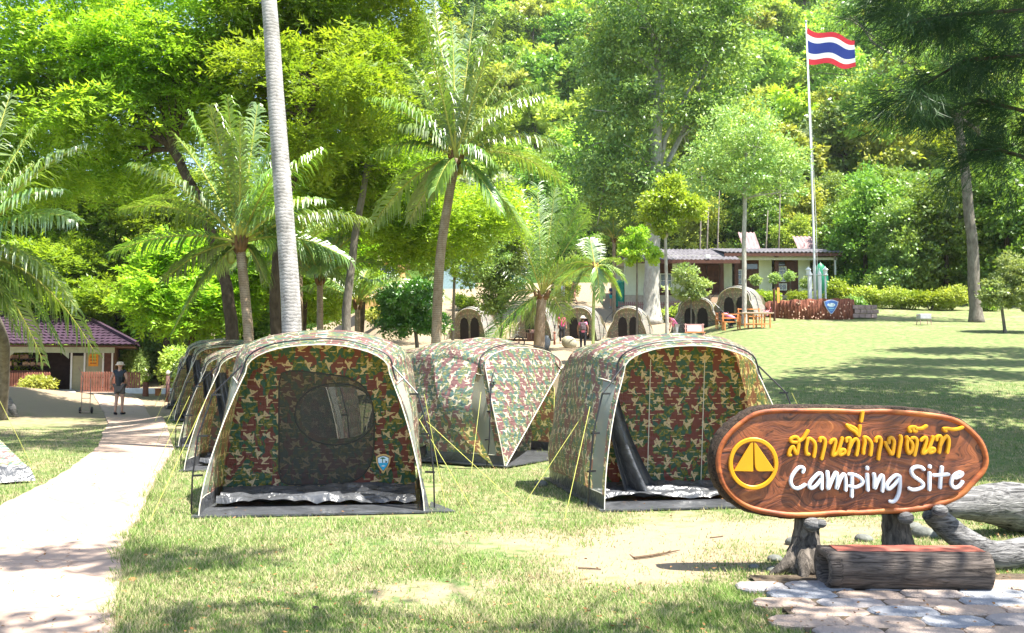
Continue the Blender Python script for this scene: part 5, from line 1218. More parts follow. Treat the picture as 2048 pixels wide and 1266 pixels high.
# ---------------------------------------------------------------- flagpole, planter, lanterns
PY = 50; b = onG(1628, PY)
pz0 = b.z
def planter():
    x0 = P(1553, 600, PY).x; x1 = P(1716, 600, PY).x; cx = (x0+x1)/2; rx = (x1-x0)/2; cen = Vector((cx, PY+1.2, onG(1634, PY).z))
    root = empty('log_planter', cen, 0, 'curved planter wall of brown log posts with a blue shield under the flagpole', 'planter')
    lm = barkmat('planter_log', (.10, .03, .018), (.33, .12, .07), (1, 1, .5), 7); n = 30
    topz = P(0, 599, PY).z-cen.z
    for i in range(n):
        a = math.pi*(1+(i+.5)/n); x = rx*math.cos(a)*(1 if True else 1); y = 1.5*math.sin(a)
        x = -rx+2*rx*(i+.5)/n; y = -1.5*(1-abs(x/rx)**3)**.5 if abs(x) < rx else 0
        hgt = topz+.08*math.sin(i*1.3)*.4+.05*(x/rx); g = H(cen.x+x, cen.y+y)-cen.z
        m = MB().tube([(x, y, g-.2), (x+.01, y, (g+hgt)/2), (x, y, hgt)], [.13, .125+.012*math.sin(i*2.2), .12], 10, .04)
        m.build('log_post', lm, root, True)
    for s in (-1, 1):
        for k in range(4): 
            y = .05+k*.25; x = s*rx; m = MB().tube([(x, y, -.6), (x, y, topz+(-.02*k))], .13, 10, .04); m.build('log_post', lm, root, True)
    MB().prism([(-rx*1.0, .9), (-rx*.99, -.05), (-rx*.8, -.95), (0, -1.42), (rx*.8, -.95), (rx*.99, -.05), (rx*1.0, .9)], 'z', topz-.5, topz-.06).build('soil', simple('planter_soil', (.2, .14, .09), .95, .1, .3), root)
    knots = MB(); rg_ = random.Random(4)
    for i in range(70):
        x = rg_.uniform(-.95, .95)*rx; y = -1.5*(1-abs(x/rx)**3)**.5-.12; knots.ball((x, y, rg_.uniform(-.1, topz-.12)), (.04, .03, .05), 6, 4)
    kb = knots.build('knots', simple('pale_knot', (.62, .38, .28), .7, .2, .2), root, True); kb['kind'] = 'stuff'
    sx = P(1645, 0, PY).x-cen.x; sz = P(0, 614, PY).z-cen.z; y = -1.5*(1-abs(sx/rx)**3)**.5-.16; s = .42
    shp = lambda k, dz=0: [(sx+k*s*a, sz+dz+k*s*c) for a, c in ((-.92, .62), (-.45, .82), (0, .88), (.45, .82), (.92, .62), (.8, .1), (.45, -.5), (.12, -.92), (0, -.97), (-.12, -.92), (-.45, -.5), (-.8, .1))]
    sh = MB().prism(shp(1.0), 'y', y-.02, y+.02).build('shield', simple('shield_rim', (.45, .48, .62), .5, .4, .1), root)
    MB().prism(shp(.88), 'y', y-.03, y-.0205).build('shield_face', simple('shield_blue', (.07, .17, .48), .5, .4, .1), sh)
    MB().prism([(sx+s*.5*math.cos(a), sz+.08+s*.24*math.sin(a)) for a in [k*math.pi/10 for k in range(20)]], 'y', y-.037, y-.031).build('shield_oval', simple('shield_pale', (.72, .8, .82), .5, .3, .05), sh)
    MB().prism([(sx-.15, sz+.14), (sx-.03, sz+.12), (sx-.05, sz+.165)], 'y', y-.042, y-.038).prism([(sx+.02, sz+.07), (sx+.16, sz+.06), (sx+.13, sz+.10)], 'y', y-.042, y-.038).build('shield_mark', simple('shield_dark', (.03, .1, .2), .5, .3, .05), sh)
    MB().box((sx, y-.034, sz-.10), (.30, .006, .05)).box((sx, y-.034, sz-.2), (.18, .006, .02)).build('shield_line', simple('shield_cyan', (.3, .62, .75), .5, .3, .05), sh)
    return root, cen, topz
pl_, pc, ptz = planter()
SY2 = 51.0
fb = Vector((P(1630, 590, SY2).x, SY2, pc.z+ptz-.3)); ftop = P(1612, 45, SY2); fh = ftop.z-fb.z
fp = empty('flagpole', fb, 0, 'tall white flagpole rising from the log planter', 'flagpole')
fx = ftop.x-fb.x
MB().tube([(0, 0, 0), (0, 0, fh*.14), (0.0, 0, fh*.15), (fx*.3, 0, fh*.5), (fx, 0, fh)], [.085, .085, .062, .055, .03], 12).build('pole', WHITE, fp, True)
MB().ball((fx, 0, fh+.06), .07).build('finial', WHITE, fp, True)
MB().tube([(.17, -.03, .5), (.12, -.03, fh*.3), (fx+.05, -.03, fh*.94)], .012, 4).build('halyard', WHITE, fp)
for s in (-.26, .26):
    MB().box((s, 0, .75), (.17, .17, 1.9)).prism([(s-.11, -.11), (s+.11, -.11), (s+.11, .11), (s-.11, .11)], 'z', 1.72, 1.8).lathe([(.10, 1.8), (.05, 1.95), (.0, 2.15)], (s, 0, 0), 8).build('side_post', WHITE, fp)
# flag of five bands, each its own strip
FL = empty('flag', fb+Vector((fx*.9, 0, 0)), 0, 'red white and blue striped national flag flying at the top of the pole', 'flag')
fw_ = P(1711, 0, SY2).x-P(1614, 0, SY2).x
def flagpt(u, v):
    k = P(1614+97*u, 56+22*u**.8+(69-12*u)*v+3*math.sin(u*9+v), SY2)
    return (k.x-FL.location.x, -.05+.16*math.sin(u*8+v*1.5)*(.2+u)+.0, k.z-FL.location.z)
bands = [('red_band', 0, 1/6, (.62, .03, .05)), ('white_band', 1/6, 2/6, (.8, .8, .82)), ('blue_band', 2/6, 4/6, (.015, .04, .26)), ('white_band', 4/6, 5/6, (.8, .8, .82)), ('red_band', 5/6, 1, (.62, .03, .05))]
for nm, a, c, col_ in bands:
    m_ = NT(nm); m_.color(col_); tr = m_.n('BsdfTranslucent', {'Color': (*col_, 1)}).outputs[0]; m_.t.links.new(m_.n('MixShader', {0: .4, 1: m_.b.outputs[0], 2: tr}).outputs[0], m_.o.inputs[0])
    MB().grid(lambda u, v: flagpt(u, a+(c-a)*v), 30, 4).build(nm, m_.m, FL, True)
for px, lab in ((1625, 'left lantern bracket'),): pass
LN = simple('lantern_glass', (.7, .72, .7), .3, .5, .05)
for px, lab in ((1618, 'white garden lantern left of the flagpole foot'), (1652, 'white garden lantern right of the flagpole foot')):
    b = onG(px, 54.0); zz = P(0, 552, 54).z-b.z
    root = empty('garden_lantern', b, 0, lab, 'lantern', 'lanterns by the flagpole')
    MB().tube([(0, 0, 0), (0, 0, zz)], .05, 8).build('post', WHITE, root); MB().lathe([(.05, zz), (.16, zz+.04), (.16, zz+.08), (.10, zz+.1), (.13, zz+.34), (.19, zz+.36), (.06, zz+.48), (0, zz+.58)], (0, 0, 0), 10).build('lantern_head', LN, root)
# low block wall right of planter
b = onG(1728, 50.5); m = MB()
root = empty('block_wall', b, .15, 'short low wall of stacked pinkish blocks at the right end of the log planter', 'wall')
for j in range(3):
    for i in range(4): MB().box((-.55+.36*i+(.1 if j % 2 else 0), 0, .15+.24*j), (.34, .3, .22)).build('block', simple('pink_block', (.30, .22, .20), .9, .1, .3, 4, .3) if i+j == 0 else bpy.data.materials['pink_block'], root, bevel=.02)
# ---------------------------------------------------------------- pink picket fence
def picket(name, label, a, b_, zf, h, n, mat, pw=.09, group=None, rails=2):
    a = Vector(a); b_ = Vector(b_); root = empty(name, a, 0, label, 'fence', group); L = (b_-a)
    for i in range(n):
        p = a+L*(i/(n-1)); z = H(p.x, p.y) if zf is None else zf
        q = Vector((p.x-a.x, p.y-a.y, z-a.z)); hh = h
        ang = math.atan2(L.y, L.x)
        m = MB().box(q+Vector((0, 0, hh/2)), (pw, .03, hh), ang).add([q+Vector((-pw/2*math.cos(ang), -.015, hh)), q+Vector((pw/2*math.cos(ang), -.015, hh)), q+Vector((0, 0, hh+pw*.6))], [(0, 1, 2)]); m.build('picket', mat, root)
    for r in range(rails):
        m = MB()
        for k in range(12):
            p = a+L*(k/12); q = a+L*((k+1)/12); p.z = (H(p.x, p.y) if zf is None else zf)+h*(.25+.5*r); q.z = (H(q.x, q.y) if zf is None else zf)+h*(.25+.5*r)
            m.beam(p-a+Vector((0, .04, 0)), q-a+Vector((0, .04, 0)), .03, .06)
        m.build('rail', mat, root)
    return root
PKM = simple('faded_pink_paint', (.34, .17, .16), .8, .2, .2, 3)
picket('picket_fence', 'long low pink picket fence behind the far tents', onG(1238, 65.6), onG(1412, 65.6), None, .62, 46, PKM, .075)
BRM = simple('brown_picket_paint', (.22, .09, .06), .8, .2, .35, 3)
# ---------------------------------------------------------------- green water tank
b = onG(1241, 67.5); root = empty('water_tank', b, 0, 'green ribbed plastic water tank beside the picket fence', 'water tank')
pf = []; hh = 1.62
for i in range(13): z = hh*i/12; pf += [(.46, z+.01), (.48, z+.05), (.46, z+.10)]
pf += [(.40, hh+.22), (.2, hh+.3), (.17, hh+.36), (.0, hh+.37)]
MB().lathe(pf, (0, 0, 0), 24).build('tank', simple('tank_green', (.0, .26, .19), .45, .4, .1), root, True)
# ---------------------------------------------------------------- hut on the left
LY = 45.0; LS = LY/F; lb_ = Vector((P(150, 0, LY).x, LY, 0)); lz = P(0, 780, LY).z
hut = empty('tiled_hut', (lb_.x, LY, lz), .36, 'low hut with purple red hipped tile roof and open dark front, left edge', 'hut')
lx = lambda px: (px-1024)/F*LY-lb_.x
lzz = lambda py: P(0, py, LY).z-lz
def tile_roof(name, poly_e, poly_r, rows, par, mat):
    """eave line a-b up to ridge line c-d, stepped tile rows with ribs"""
    a, b_ = Vector(poly_e[0]), Vector(poly_e[1]); c, d = Vector(poly_r[0]), Vector(poly_r[1]); n = int((b_-a).length/.26)
    nrm = ((b_-a).cross(c-a)).normalized()
    if nrm.z < 0: nrm = -nrm
    for r in range(rows):
        t0, t1_ = r/rows, (r+1)/rows+.012; m = MB(); vs = []
        e0, e1 = a.lerp(c, t0), b_.lerp(d, t0); f0, f1 = a.lerp(c, t1_), b_.lerp(d, t1_)
        X0 = a.x; W_ = b_.x-a.x; Ld = (b_-a)
        s0 = (e0-a).dot(Ld.normalized()); s1 = (e1-a).dot(Ld.normalized()); k = max(2, int((s1-s0)/.26)*4)
        for i in range(k+1):
            u = i/k; dz = .022*math.sin((s0+(s1-s0)*u)/.26*2*math.pi)
            p = e0.lerp(e1, u)+nrm*(dz+.055); q = f0.lerp(f1, u)+nrm*(dz+.012); w_ = e0.lerp(e1, u)+nrm*(dz-.005); vs += [w_, p, q]
        m.add(vs, [(i*3+j, (i+1)*3+j, (i+1)*3+j+1, i*3+j+1) for i in range(k) for j in range(2)]); m.build(name, mat, par)
ez0 = lzz(690); rz0 = lzz(636)+.25
A = (lx(-260), -1.6, ez0); B_ = (lx(265), -1.6, ez0); C_ = (lx(-140), 2.2, rz0); D_ = (lx(152), 2.2, rz0); E_ = (lx(265), 6.0, ez0)
tile_roof('tile_row', (A, B_), (C_, D_), 11, hut, RRED); tile_roof('tile_row', (B_, E_), (D_, D_), 11, hut, RRED)
MB().beam(Vector(D_)+Vector((0, 0, .08)), Vector(B_)+Vector((0, 0, .10)), .2, .12).beam(Vector(C_)+Vector((0, 0, .1)), Vector(D_)+Vector((0, 0, .1)), .22, .14).build('ridge_tiles', RRED, hut)
MB().prism([(A[0]+.1, -1.5), (B_[0]-.1, -1.5), (E_[0]-.1, 5.9), (A[0]+.1, 5.9)], 'z', ez0-.10, ez0-.04).build('soffit', DBR, hut)
GRB = simple('pale_green_beam', (.42, .50, .42), .8, .2, .12)
MB().box(((lx(-260)+lx(222))/2, 0, lzz(698)), (lx(222)-lx(-260), .16, .36)).build('beam', GRB, hut)
def lbox(name, x0, x1, y0, y1, z0, z1, mat): return MB().box(((lx(x0)+lx(x1))/2, (y0+y1)/2, (z0+z1)/2), (lx(x1)-lx(x0), y1-y0, z1-z0)).build(name, mat, hut)
zt = lzz(698)-.18
for x in (143, 167, 201, 218): lbox('post', x-1.6, x+1.6, -.12, -.02, 0, zt, WHITE)
lbox('wall_panel', 145, 165, -.05, .03, 0, zt-.15, simple('olive_panel', (.30, .29, .20), .8, .2, .1)); lbox('wall_panel', 169, 199, -.05, .03, 0, zt, bpy.data.materials['olive_panel'])
lbox('wall_panel', 203, 217, -.05, .03, .7, zt, DBR); lbox('poster', 174, 192, -.09, -.055, 1.15, 1.75, simple('orange_poster', (.65, .26, .02), .6, .3, .1))
for k in range(3): lbox('poster_line', 177, 189, -.096, -.092, 1.27+.15*k, 1.33+.15*k, simple('poster_text', (.35, .10, .02), .7, .2, .1) if k == 0 else bpy.data.materials['poster_text'])
lbox('back_wall', -260, 222, 5.3, 5.4, 0, ez0-.1, simple('dim_wall', (.035, .02, .016), .8, .2, .2)); lbox('inner_wall', 96, 145, 1.2, 1.3, 0, zt, bpy.data.materials['dim_wall']); lbox('side_wall', 219, 222, 0, 5.3, 0, ez0-.1, DBR); lbox('counter', 20, 96, .4, .9, 0, .95, DBR); lbox('floor_slab', -260, 222, -.3, 5.4, -.5, 0, simple('grey_slab', (.3, .29, .27), .9, .1, .2))  # dim_wall tone cut to near black, painting in the unlit hut interior
for k, z in enumerate((1.15, 1.5)): lbox('shelf', 20, 96, .6, .9, z, z+.03, DBR)
goods = MB(); rg = random.Random(8)
for i in range(26): goods.box((lx(22+rg.random()*72), .7, (1.19 if i % 2 else 1.54)+.08), (.1+.1*rg.random(), .1, .1+.12*rg.random()))
g_ = goods.build('shop_goods', simple('mixed_goods', (.35, .22, .14), .6, .3, .6, 5), hut); g_['kind'] = 'stuff'
arch = MB(); ap_ = [(-1.6, 0), (1.6, 0)]
for s in (28, 138): arch.prism([(lx(s), zt+.02), (lx(s+(14 if s < 60 else -14)), zt+.02), (lx(s), zt-.3)], 'y', -.06, .02)
arch.build('corner_bracket', GRB, hut)
rmp = MB().add([(lx(103), -.3, .03), (lx(150), -.3, .03), (lx(172), -3.0, -.42), (lx(112), -3.0, -.42), (lx(103), -.3, -.6), (lx(150), -.3, -.6), (lx(172), -3, -.6), (lx(112), -3, -.6)], [(0, 3, 2, 1), (3, 7, 6, 2), (0, 4, 7, 3), (1, 2, 6, 5)])
rmp.build('ramp', simple('ramp_concrete', (.42, .42, .40), .9, .1, .1), hut)
a = onG(163, 43.6); b_ = onG(278, 43.2); picket('picket_fence', 'brown picket fence at the right front of the tiled hut', a, b_, None, .95, 24, BRM, .085, 'brown fences at the hut')
a = onG(14, 43.4); b_ = onG(98, 43.4); picket('picket_fence', 'dark brown picket fence at the left front of the tiled hut', a, b_, None, .95, 18, BRM, .085, 'brown fences at the hut')
o = MB().box((0, 0, .2), (2.7, .3, .5)).build('kerb_block', simple('white_kerb', (.62, .62, .6), .9, .1, .1), None, bevel=.02); o.location = onG(295, 43.0)-Vector((0, 0, .2)); tag(o, 'long pale low block wall under the brown picket fence', 'low wall')
# potted spiky plant, lamp post, small box
b = onG(291, 40); root = empty('spiky_plant', b, 0, 'spiky yellow green plant on a brown wooden stump by the fence', 'potted plant')
MB().lathe([(.14, -.1), (.12, .3), (.13, .62)], (0, 0, 0), 10).build('stump_pot', BRM, root, True)
V = []; rg = random.Random(3)
for i in range(34):
    a = rg.uniform(0, 6.28); el = rg.uniform(.1, 1.4); d = Vector((math.cos(a)*math.cos(el), math.sin(a)*math.cos(el), math.sin(el))); s = d.cross(Vector((0, 0, 1))).normalized()*.03; L = rg.uniform(.4, .6); p = Vector((0, 0, .6)); V += [p-s, p+s, p+d*L+Vector((0, 0, -.1*math.cos(el)))+s*.2, p+d*L+Vector((0, 0, -.1*math.cos(el)))-s*.2]
meobj('leaves', npmesh('leaves', np.array([tuple(v) for v in V]), 4, L_YEL), root)
b = onG(335, 37); root = empty('lamp_post', b, 0, 'short brown post lamp with a white globe left of the shaded tent', 'lamp')
MB().tube([(0, 0, -.1), (0, 0, 1.05)], .08, 10).build('post', simple('dark_red_post', (.10, .045, .04), .7, .3, .2), root, True); MB().ball((0, 0, 1.17), .085, 12, 8).build('globe', simple('globe_glass', (.75, .75, .72), .3, .5, .03), root, True)
b = onG(316, 41); o = MB().box((0, 0, .14), (.2, .2, .28)).box((0, 0, .3), (.24, .24, .04)).build('small_box', simple('rust_box', (.38, .14, .05), .8, .2, .3), None, bevel=.01); o.location = b; tag(o, 'small rusty brown box on the sand left of the lamp post', 'box')
# hand truck
b = onG(171, 30.5); root = empty('hand_truck', b, .2, 'two wheeled hand truck standing by the left edge of the path', 'hand truck'); RST = simple('rusty_metal', (.30, .20, .15), .6, .4, .3, 8)
fr = MB()
for s in (-.13, .13): fr.tube([(s, 0, .10), (s, .03, .9), (s*.9, .08, 1.15)], .014, 6)
for z in (.25, .5, .75): fr.tube([(-.13, .01, z), (.13, .01, z)], .010, 5)
fr.tube([(-.117, .08, 1.15), (-.28, .12, 1.55)], .014, 6); fr.box((0, -.08, .07), (.3, .18, .015)); fr.build('frame', RST, root)
for s in (-.18, .18):
    t = MB().tube([(s-.02, .06, .11), (s+.02, .06, .11)], .11, 16); t.build('wheel', BLACK, root, True)
# cart with wheels
b = onG(1030, 47.5); root = empty('hand_cart', b, .1, 'brown cart with a white grid rack and spoked wheels under the short stout palm', 'cart')
CB = simple('cart_brown', (.20, .09, .06), .7, .3, .3, 5)
MB().box((.5, 0, .42), (1.9, .7, .10)).box((1.05, 0, .62), (.8, .66, .34)).beam((-.6, 0, .42), (-.9, 0, .38), .06).build('cart_bed', CB, root)
rk = MB()
for i in range(5): rk.beam((-.25+.11*i, -.32, .5), (-.25+.11*i, -.32, 1.15), .03)
for j in range(5): rk.beam((-.27, -.32, .55+.15*j), (.22, -.32, .55+.15*j), .03)
rk.build('grid_rack', WHITE, root)
rl = MB()
for z in (.78, .95): rl.beam((.2, -.33, z), (1.4, -.33, z), .03)
for x in (.2, .5, .8, 1.1, 1.4): rl.beam((x, -.33, .45), (x, -.33, .97), .03)
rl.build('side_rail', RST, root)
def wheel(root, c, r, mat=BLACK):
    w_ = MB().tube([Vector(c)+Vector((r*math.cos(a), 0, r*math.sin(a))) for a in [k*math.pi/12 for k in range(25)]], .035, 6, cap=False).build('wheel', mat, root, True)
    sp_ = MB()
    for k in range(8): a = k*math.pi/4; sp_.tube([c, Vector(c)+Vector((r*math.cos(a), 0, r*math.sin(a)))], .010, 4)
    sp_.ball(c, .05, 8, 6); sp_.build('spokes', RST, w_)
wheel(root, (.15, -.4, .30), .29); wheel(root, (-1.12, -.2, .28), .27, simple('yellow_tyre', (.5, .42, .15), .6, .3, .2)); MB().tube([(-1.12, -.2, .28), (-1.0, -.15, .9), (-.85, -.1, 1.0)], .02, 6).build('fork', RST, root)
MB().box((1.0, -.1, .85), (.5, .3, .2)).box((1.3, 0, .75), (.3, .4, .3)).build('cargo_box', simple('pink_crate', (.5, .3, .28), .8, .2, .2), root, bevel=.02)
b = onG(1089, 47); o = MB().lathe([(.20, 0), (.30, .2), (.32, .45), (.2, .62), (.22, .68), (.0, .66)], (0, 0, 0), 16).build('clay_jar', simple('grey_jar', (.22, .24, .26), .5, .4, .2), None, True); o.location = b; tag(o, 'dark grey clay jar right of the short stout palm stem', 'jar')
b = onG(1134, 48); m = MB().ball((0, 0, .28), (.42, .25, .34), 12, 8); o = m.build('sack', simple('tan_sack', (.42, .38, .26), .8, .2, .2, 4, .4), None, True); o.location = b; o.rotation_euler = (0, .4, 0); tag(o, 'full tan sack on the ground beside the woman in bright pink', 'sack')
b = onG(1109, 50); o = MB().tube([(0, 0, -.05), (0, 0, .62)], .055, 8).lathe([(.07, .62), (.07, .68), (0, .72)]).build('short_post', BRM, None, True); o.location = b; tag(o, 'short brown post left of the woman in bright pink', 'post')
# ---------------------------------------------------------------- table, benches
ORW = simple('orange_wood', (.62, .24, .08), .6, .3, .2, 6); TOPM = simple('pale_table_top', (.5, .36, .28), .5, .4, .1)  # table top paler than the orange legs
def pxw(px, py, Y): return P(px, py, Y)
b = onG(1510, 44); root = empty('picnic_table', b, .12, 'long orange brown picnic table with a pale top on the sunny lawn', 'table')
hz_ = .72; MB().box((0, 0, hz_), (1.55, .85, .05)).build('table_top', TOPM, root)
for s in (-.62, -.2, .2, .62):
    for t in (-.34, .34): MB().box((s, t, hz_/2-.02), (.06, .06, hz_-.06)).build('leg', ORW, root)
MB().box((0, -.34, .2), (1.3, .04, .04)).box((0, .34, .2), (1.3, .04, .04)).build('stretcher', ORW, root)
def chairb(px, Y, w_, rz, lab, back=True, mat=ORW, seatm=ORW, grp='wooden benches on the lawn', hs=.42):
    b = onG(px, Y); root = empty('wooden_bench', b, rz, lab, 'bench', grp); MB().box((0, 0, hs), (w_, .36, .04)).build('seat', seatm, root)
    for s in (-1, 1):
        for t in (-.15, .15): MB().box((s*(w_/2-.06), t, hs/2-.01), (.05, .05, hs-.02)).build('leg', mat, root)
        MB().box((s*(w_/2-.06), .15, hs+.22), (.05, .05, .42)).build('back_post', mat, root)
    for z in (.2, .38): MB().box((0, .15, hs+z), (w_, .03, .05)).build('back_rail', mat, root)
    return root
chairb(1463, 44.3, .85, .1, 'orange wooden bench with a slatted back at the left end of the picnic table'); chairb(1500, 46.2, 1.2, .1, 'orange wooden bench behind the picnic table'); chairb(1440, 47, .7, 1.2, 'orange bench behind the crouching person')
bb = chairb(1390, 44, .95, 0, 'small bench with a pale pink panel back in front of the far tents', mat=simple('pink_wood', (.5, .3, .28), .7, .2, .2)); MB().box((0, .13, .62), (.7, .02, .30)).build('back_panel', simple('lilac_panel', (.55, .48, .52), .6, .3, .1), bb)
b = onG(1848, 46); root = empty('charcoal_grill', b, .2, 'grey barrel grill on thin legs in front of the weedy bushes', 'grill')
MB().box((0, 0, .42), (.62, .34, .26)).build('tray', simple('grey_tin', (.35, .35, .38), .5, .5, .15), root, bevel=.03)
for s in (-.28, .28):
    for t in (-.13, .13): MB().beam((s, t, .3), (s*1.1, t*1.2, 0), .025).build('leg', RST, root)
MB().beam((-.4, 0, .48), (-.31, 0, .48), .03).beam((.31, 0, .48), (.4, 0, .48), .03).build('handle', RST, root)
b = onG(1549, 48.5); root = empty('sign_post', b, 0, 'dark slim notice post with an orange strip at the left end of the log planter', 'post'); MB().tube([(0, 0, 0), (0, 0, 1.7)], .06, 8).build('pole', DBR, root); MB().box((.22, 0, 1.35), (.12, .04, .8)).build('orange_strip', simple('orange_paint', (.7, .32, .08), .6, .3, .1), root)
# pink flowers and bricks edging
b = onG(1515, 51); V = []; rgn = np.random.default_rng(3); C = rgn.normal(size=(500, 3))*np.array([1.0, .15, .10])+np.array([0, 0, .25]); m_ = npmesh('flowers', rhombs(C, rgn.normal(size=(500, 3)), rgn.normal(size=(500, 3)), np.full(500, .09), np.full(500, .08)), 4, simple('pink_petals', (.75, .28, .33), .7, .2, .3)); o = meobj('flower_bed', m_); o.location = b; tag(o, kind='stuff'); o['label'] = 'low bed of pink flowers before the hedge'
# ---------------------------------------------------------------- half hidden houses on the slope
def farhouse(px0, px1, pyt, pye, pyb, Y, label, roofm, wallm, seed):
    x0, x1 = P(px0, 0, Y).x, P(px1, 0, Y).x; zb = P(0, pyb, Y).z; ze = P(0, pye, Y).z-zb; zt_ = P(0, pyt, Y).z-zb; b = Vector(((x0+x1)/2, Y, zb)); w_ = (x1-x0)/2
    root = empty('slope_house', b, 0, label, 'house', 'houses hidden behind the slope trees')
    MB().box((0, 2.5, ze/2-1), (2*w_, 5, ze+2)).build('wall', wallm, root)
    MB().prism([(-.4, ze-.02), (2.5, zt_+.6), (5.4, ze-.02), (5.4, ze+.08), (2.5, zt_+.7), (-.4, ze+.08)], 'x', -w_-.4, w_+.4).build('roof', roofm, root)
    for i in range(3):
        f = MB().box((-w_*.6+w_*.6*i, -.01, ze*.55), (.9, .06, 1.1)).build('window', GLASS, root); MB().box((-w_*.6+w_*.6*i, -.045, ze*.55), (.06, .04, 1.1)).box((-w_*.6+w_*.6*i, -.045, ze*.55), (.9, .04, .06)).build('window_frame', WFR, f)
    return root
farhouse(880, 950, 436, 482, 545, 76, 'house with a bright white roof glimpsed through the trees behind the middle palm', simple('white_tin_roof', (.75, .75, .77), .4, .4, .05), simple('bluish_wall', (.25, .38, .42), .8, .2, .2), 1)
farhouse(735, 800, 500, 525, 570, 72, 'low house with an orange wall and teal door behind the round glossy tree', RPINK, simple('orange_wall', (.62, .38, .15), .8, .2, .2), 2)
farhouse(1010, 1050, 500, 520, 560, 76, 'small hut with a teal wall behind the short stout palm', RGREY, simple('teal_wall', (.03, .28, .28), .8, .2, .2), 3)
# ---------------------------------------------------------------- people
SKIN = simple('skin', (.50, .28, .19), .6, .3, .08); SKIND = simple('tanned_skin', (.30, .16, .10), .6, .3, .08)
BASEJ = dict(pelvis=(0, 0, .93), waist=(0, 0, 1.08), chest=(0, 0, 1.28), neck=(0, 0, 1.46), jaw=(0, -.015, 1.53), head=(0, 0, 1.60), crown=(0, 0, 1.67),
             sl=(-.165, 0, 1.40), el=(-.215, .02, 1.14), wl=(-.235, -.03, .91), sr=(.165, 0, 1.40), er=(.215, .02, 1.14), wr=(.235, -.03, .91),
             hl=(-.085, 0, .88), kl=(-.095, -.015, .49), al=(-.095, .02, .09), tl=(-.105, -.13, .035), hr=(.085, 0, .88), kr=(.095, -.015, .49), ar=(.095, .02, .09), tr=(.105, -.13, .035))
RAD = dict(pelvis=.125, waist=.11, chest=.135, neck=.055, jaw=.062, head=.088, crown=.07, sl=.058, el=.042, wl=.028, sr=.058, er=.042, wr=.028, hl=.088, kl=.056, al=.038, tl=.034, hr=.088, kr=.056, ar=.038, tr=.034)
def skin(name, J, bones, mat, parent, k=1.0, add=0.0, rad={}, sub=2):
    names = []
    for a, b in bones:
        for q in (a, b):
            if q not in names: names.append(q)
    me = bpy.data.meshes.new(name); me.from_pydata([J[n] for n in names], [(names.index(a), names.index(b)) for a, b in bones], [])
    me.materials.append(mat); o = meobj(name, me, parent); md = o.modifiers.new('skin', 'SKIN'); md.use_smooth_shade = True
    for i, n in enumerate(names):
        r = rad.get(n, RAD.get(n, .05))*k+add
        sx = 1.25 if n in ('pelvis', 'waist', 'chest') else 1.0
        me.skin_vertices[0].data[i].radius = (r*(1.0 if sx == 1 else .86), r*sx)
        me.skin_vertices[0].data[i].use_root = (i == 0)
    s = o.modifiers.new('sub', 'SUBSURF'); s.levels = 1; s.render_levels = sub
    return o
def mid(J, a, b, t): return tuple(J[a][i]*(1-t)+J[b][i]*t for i in range(3))
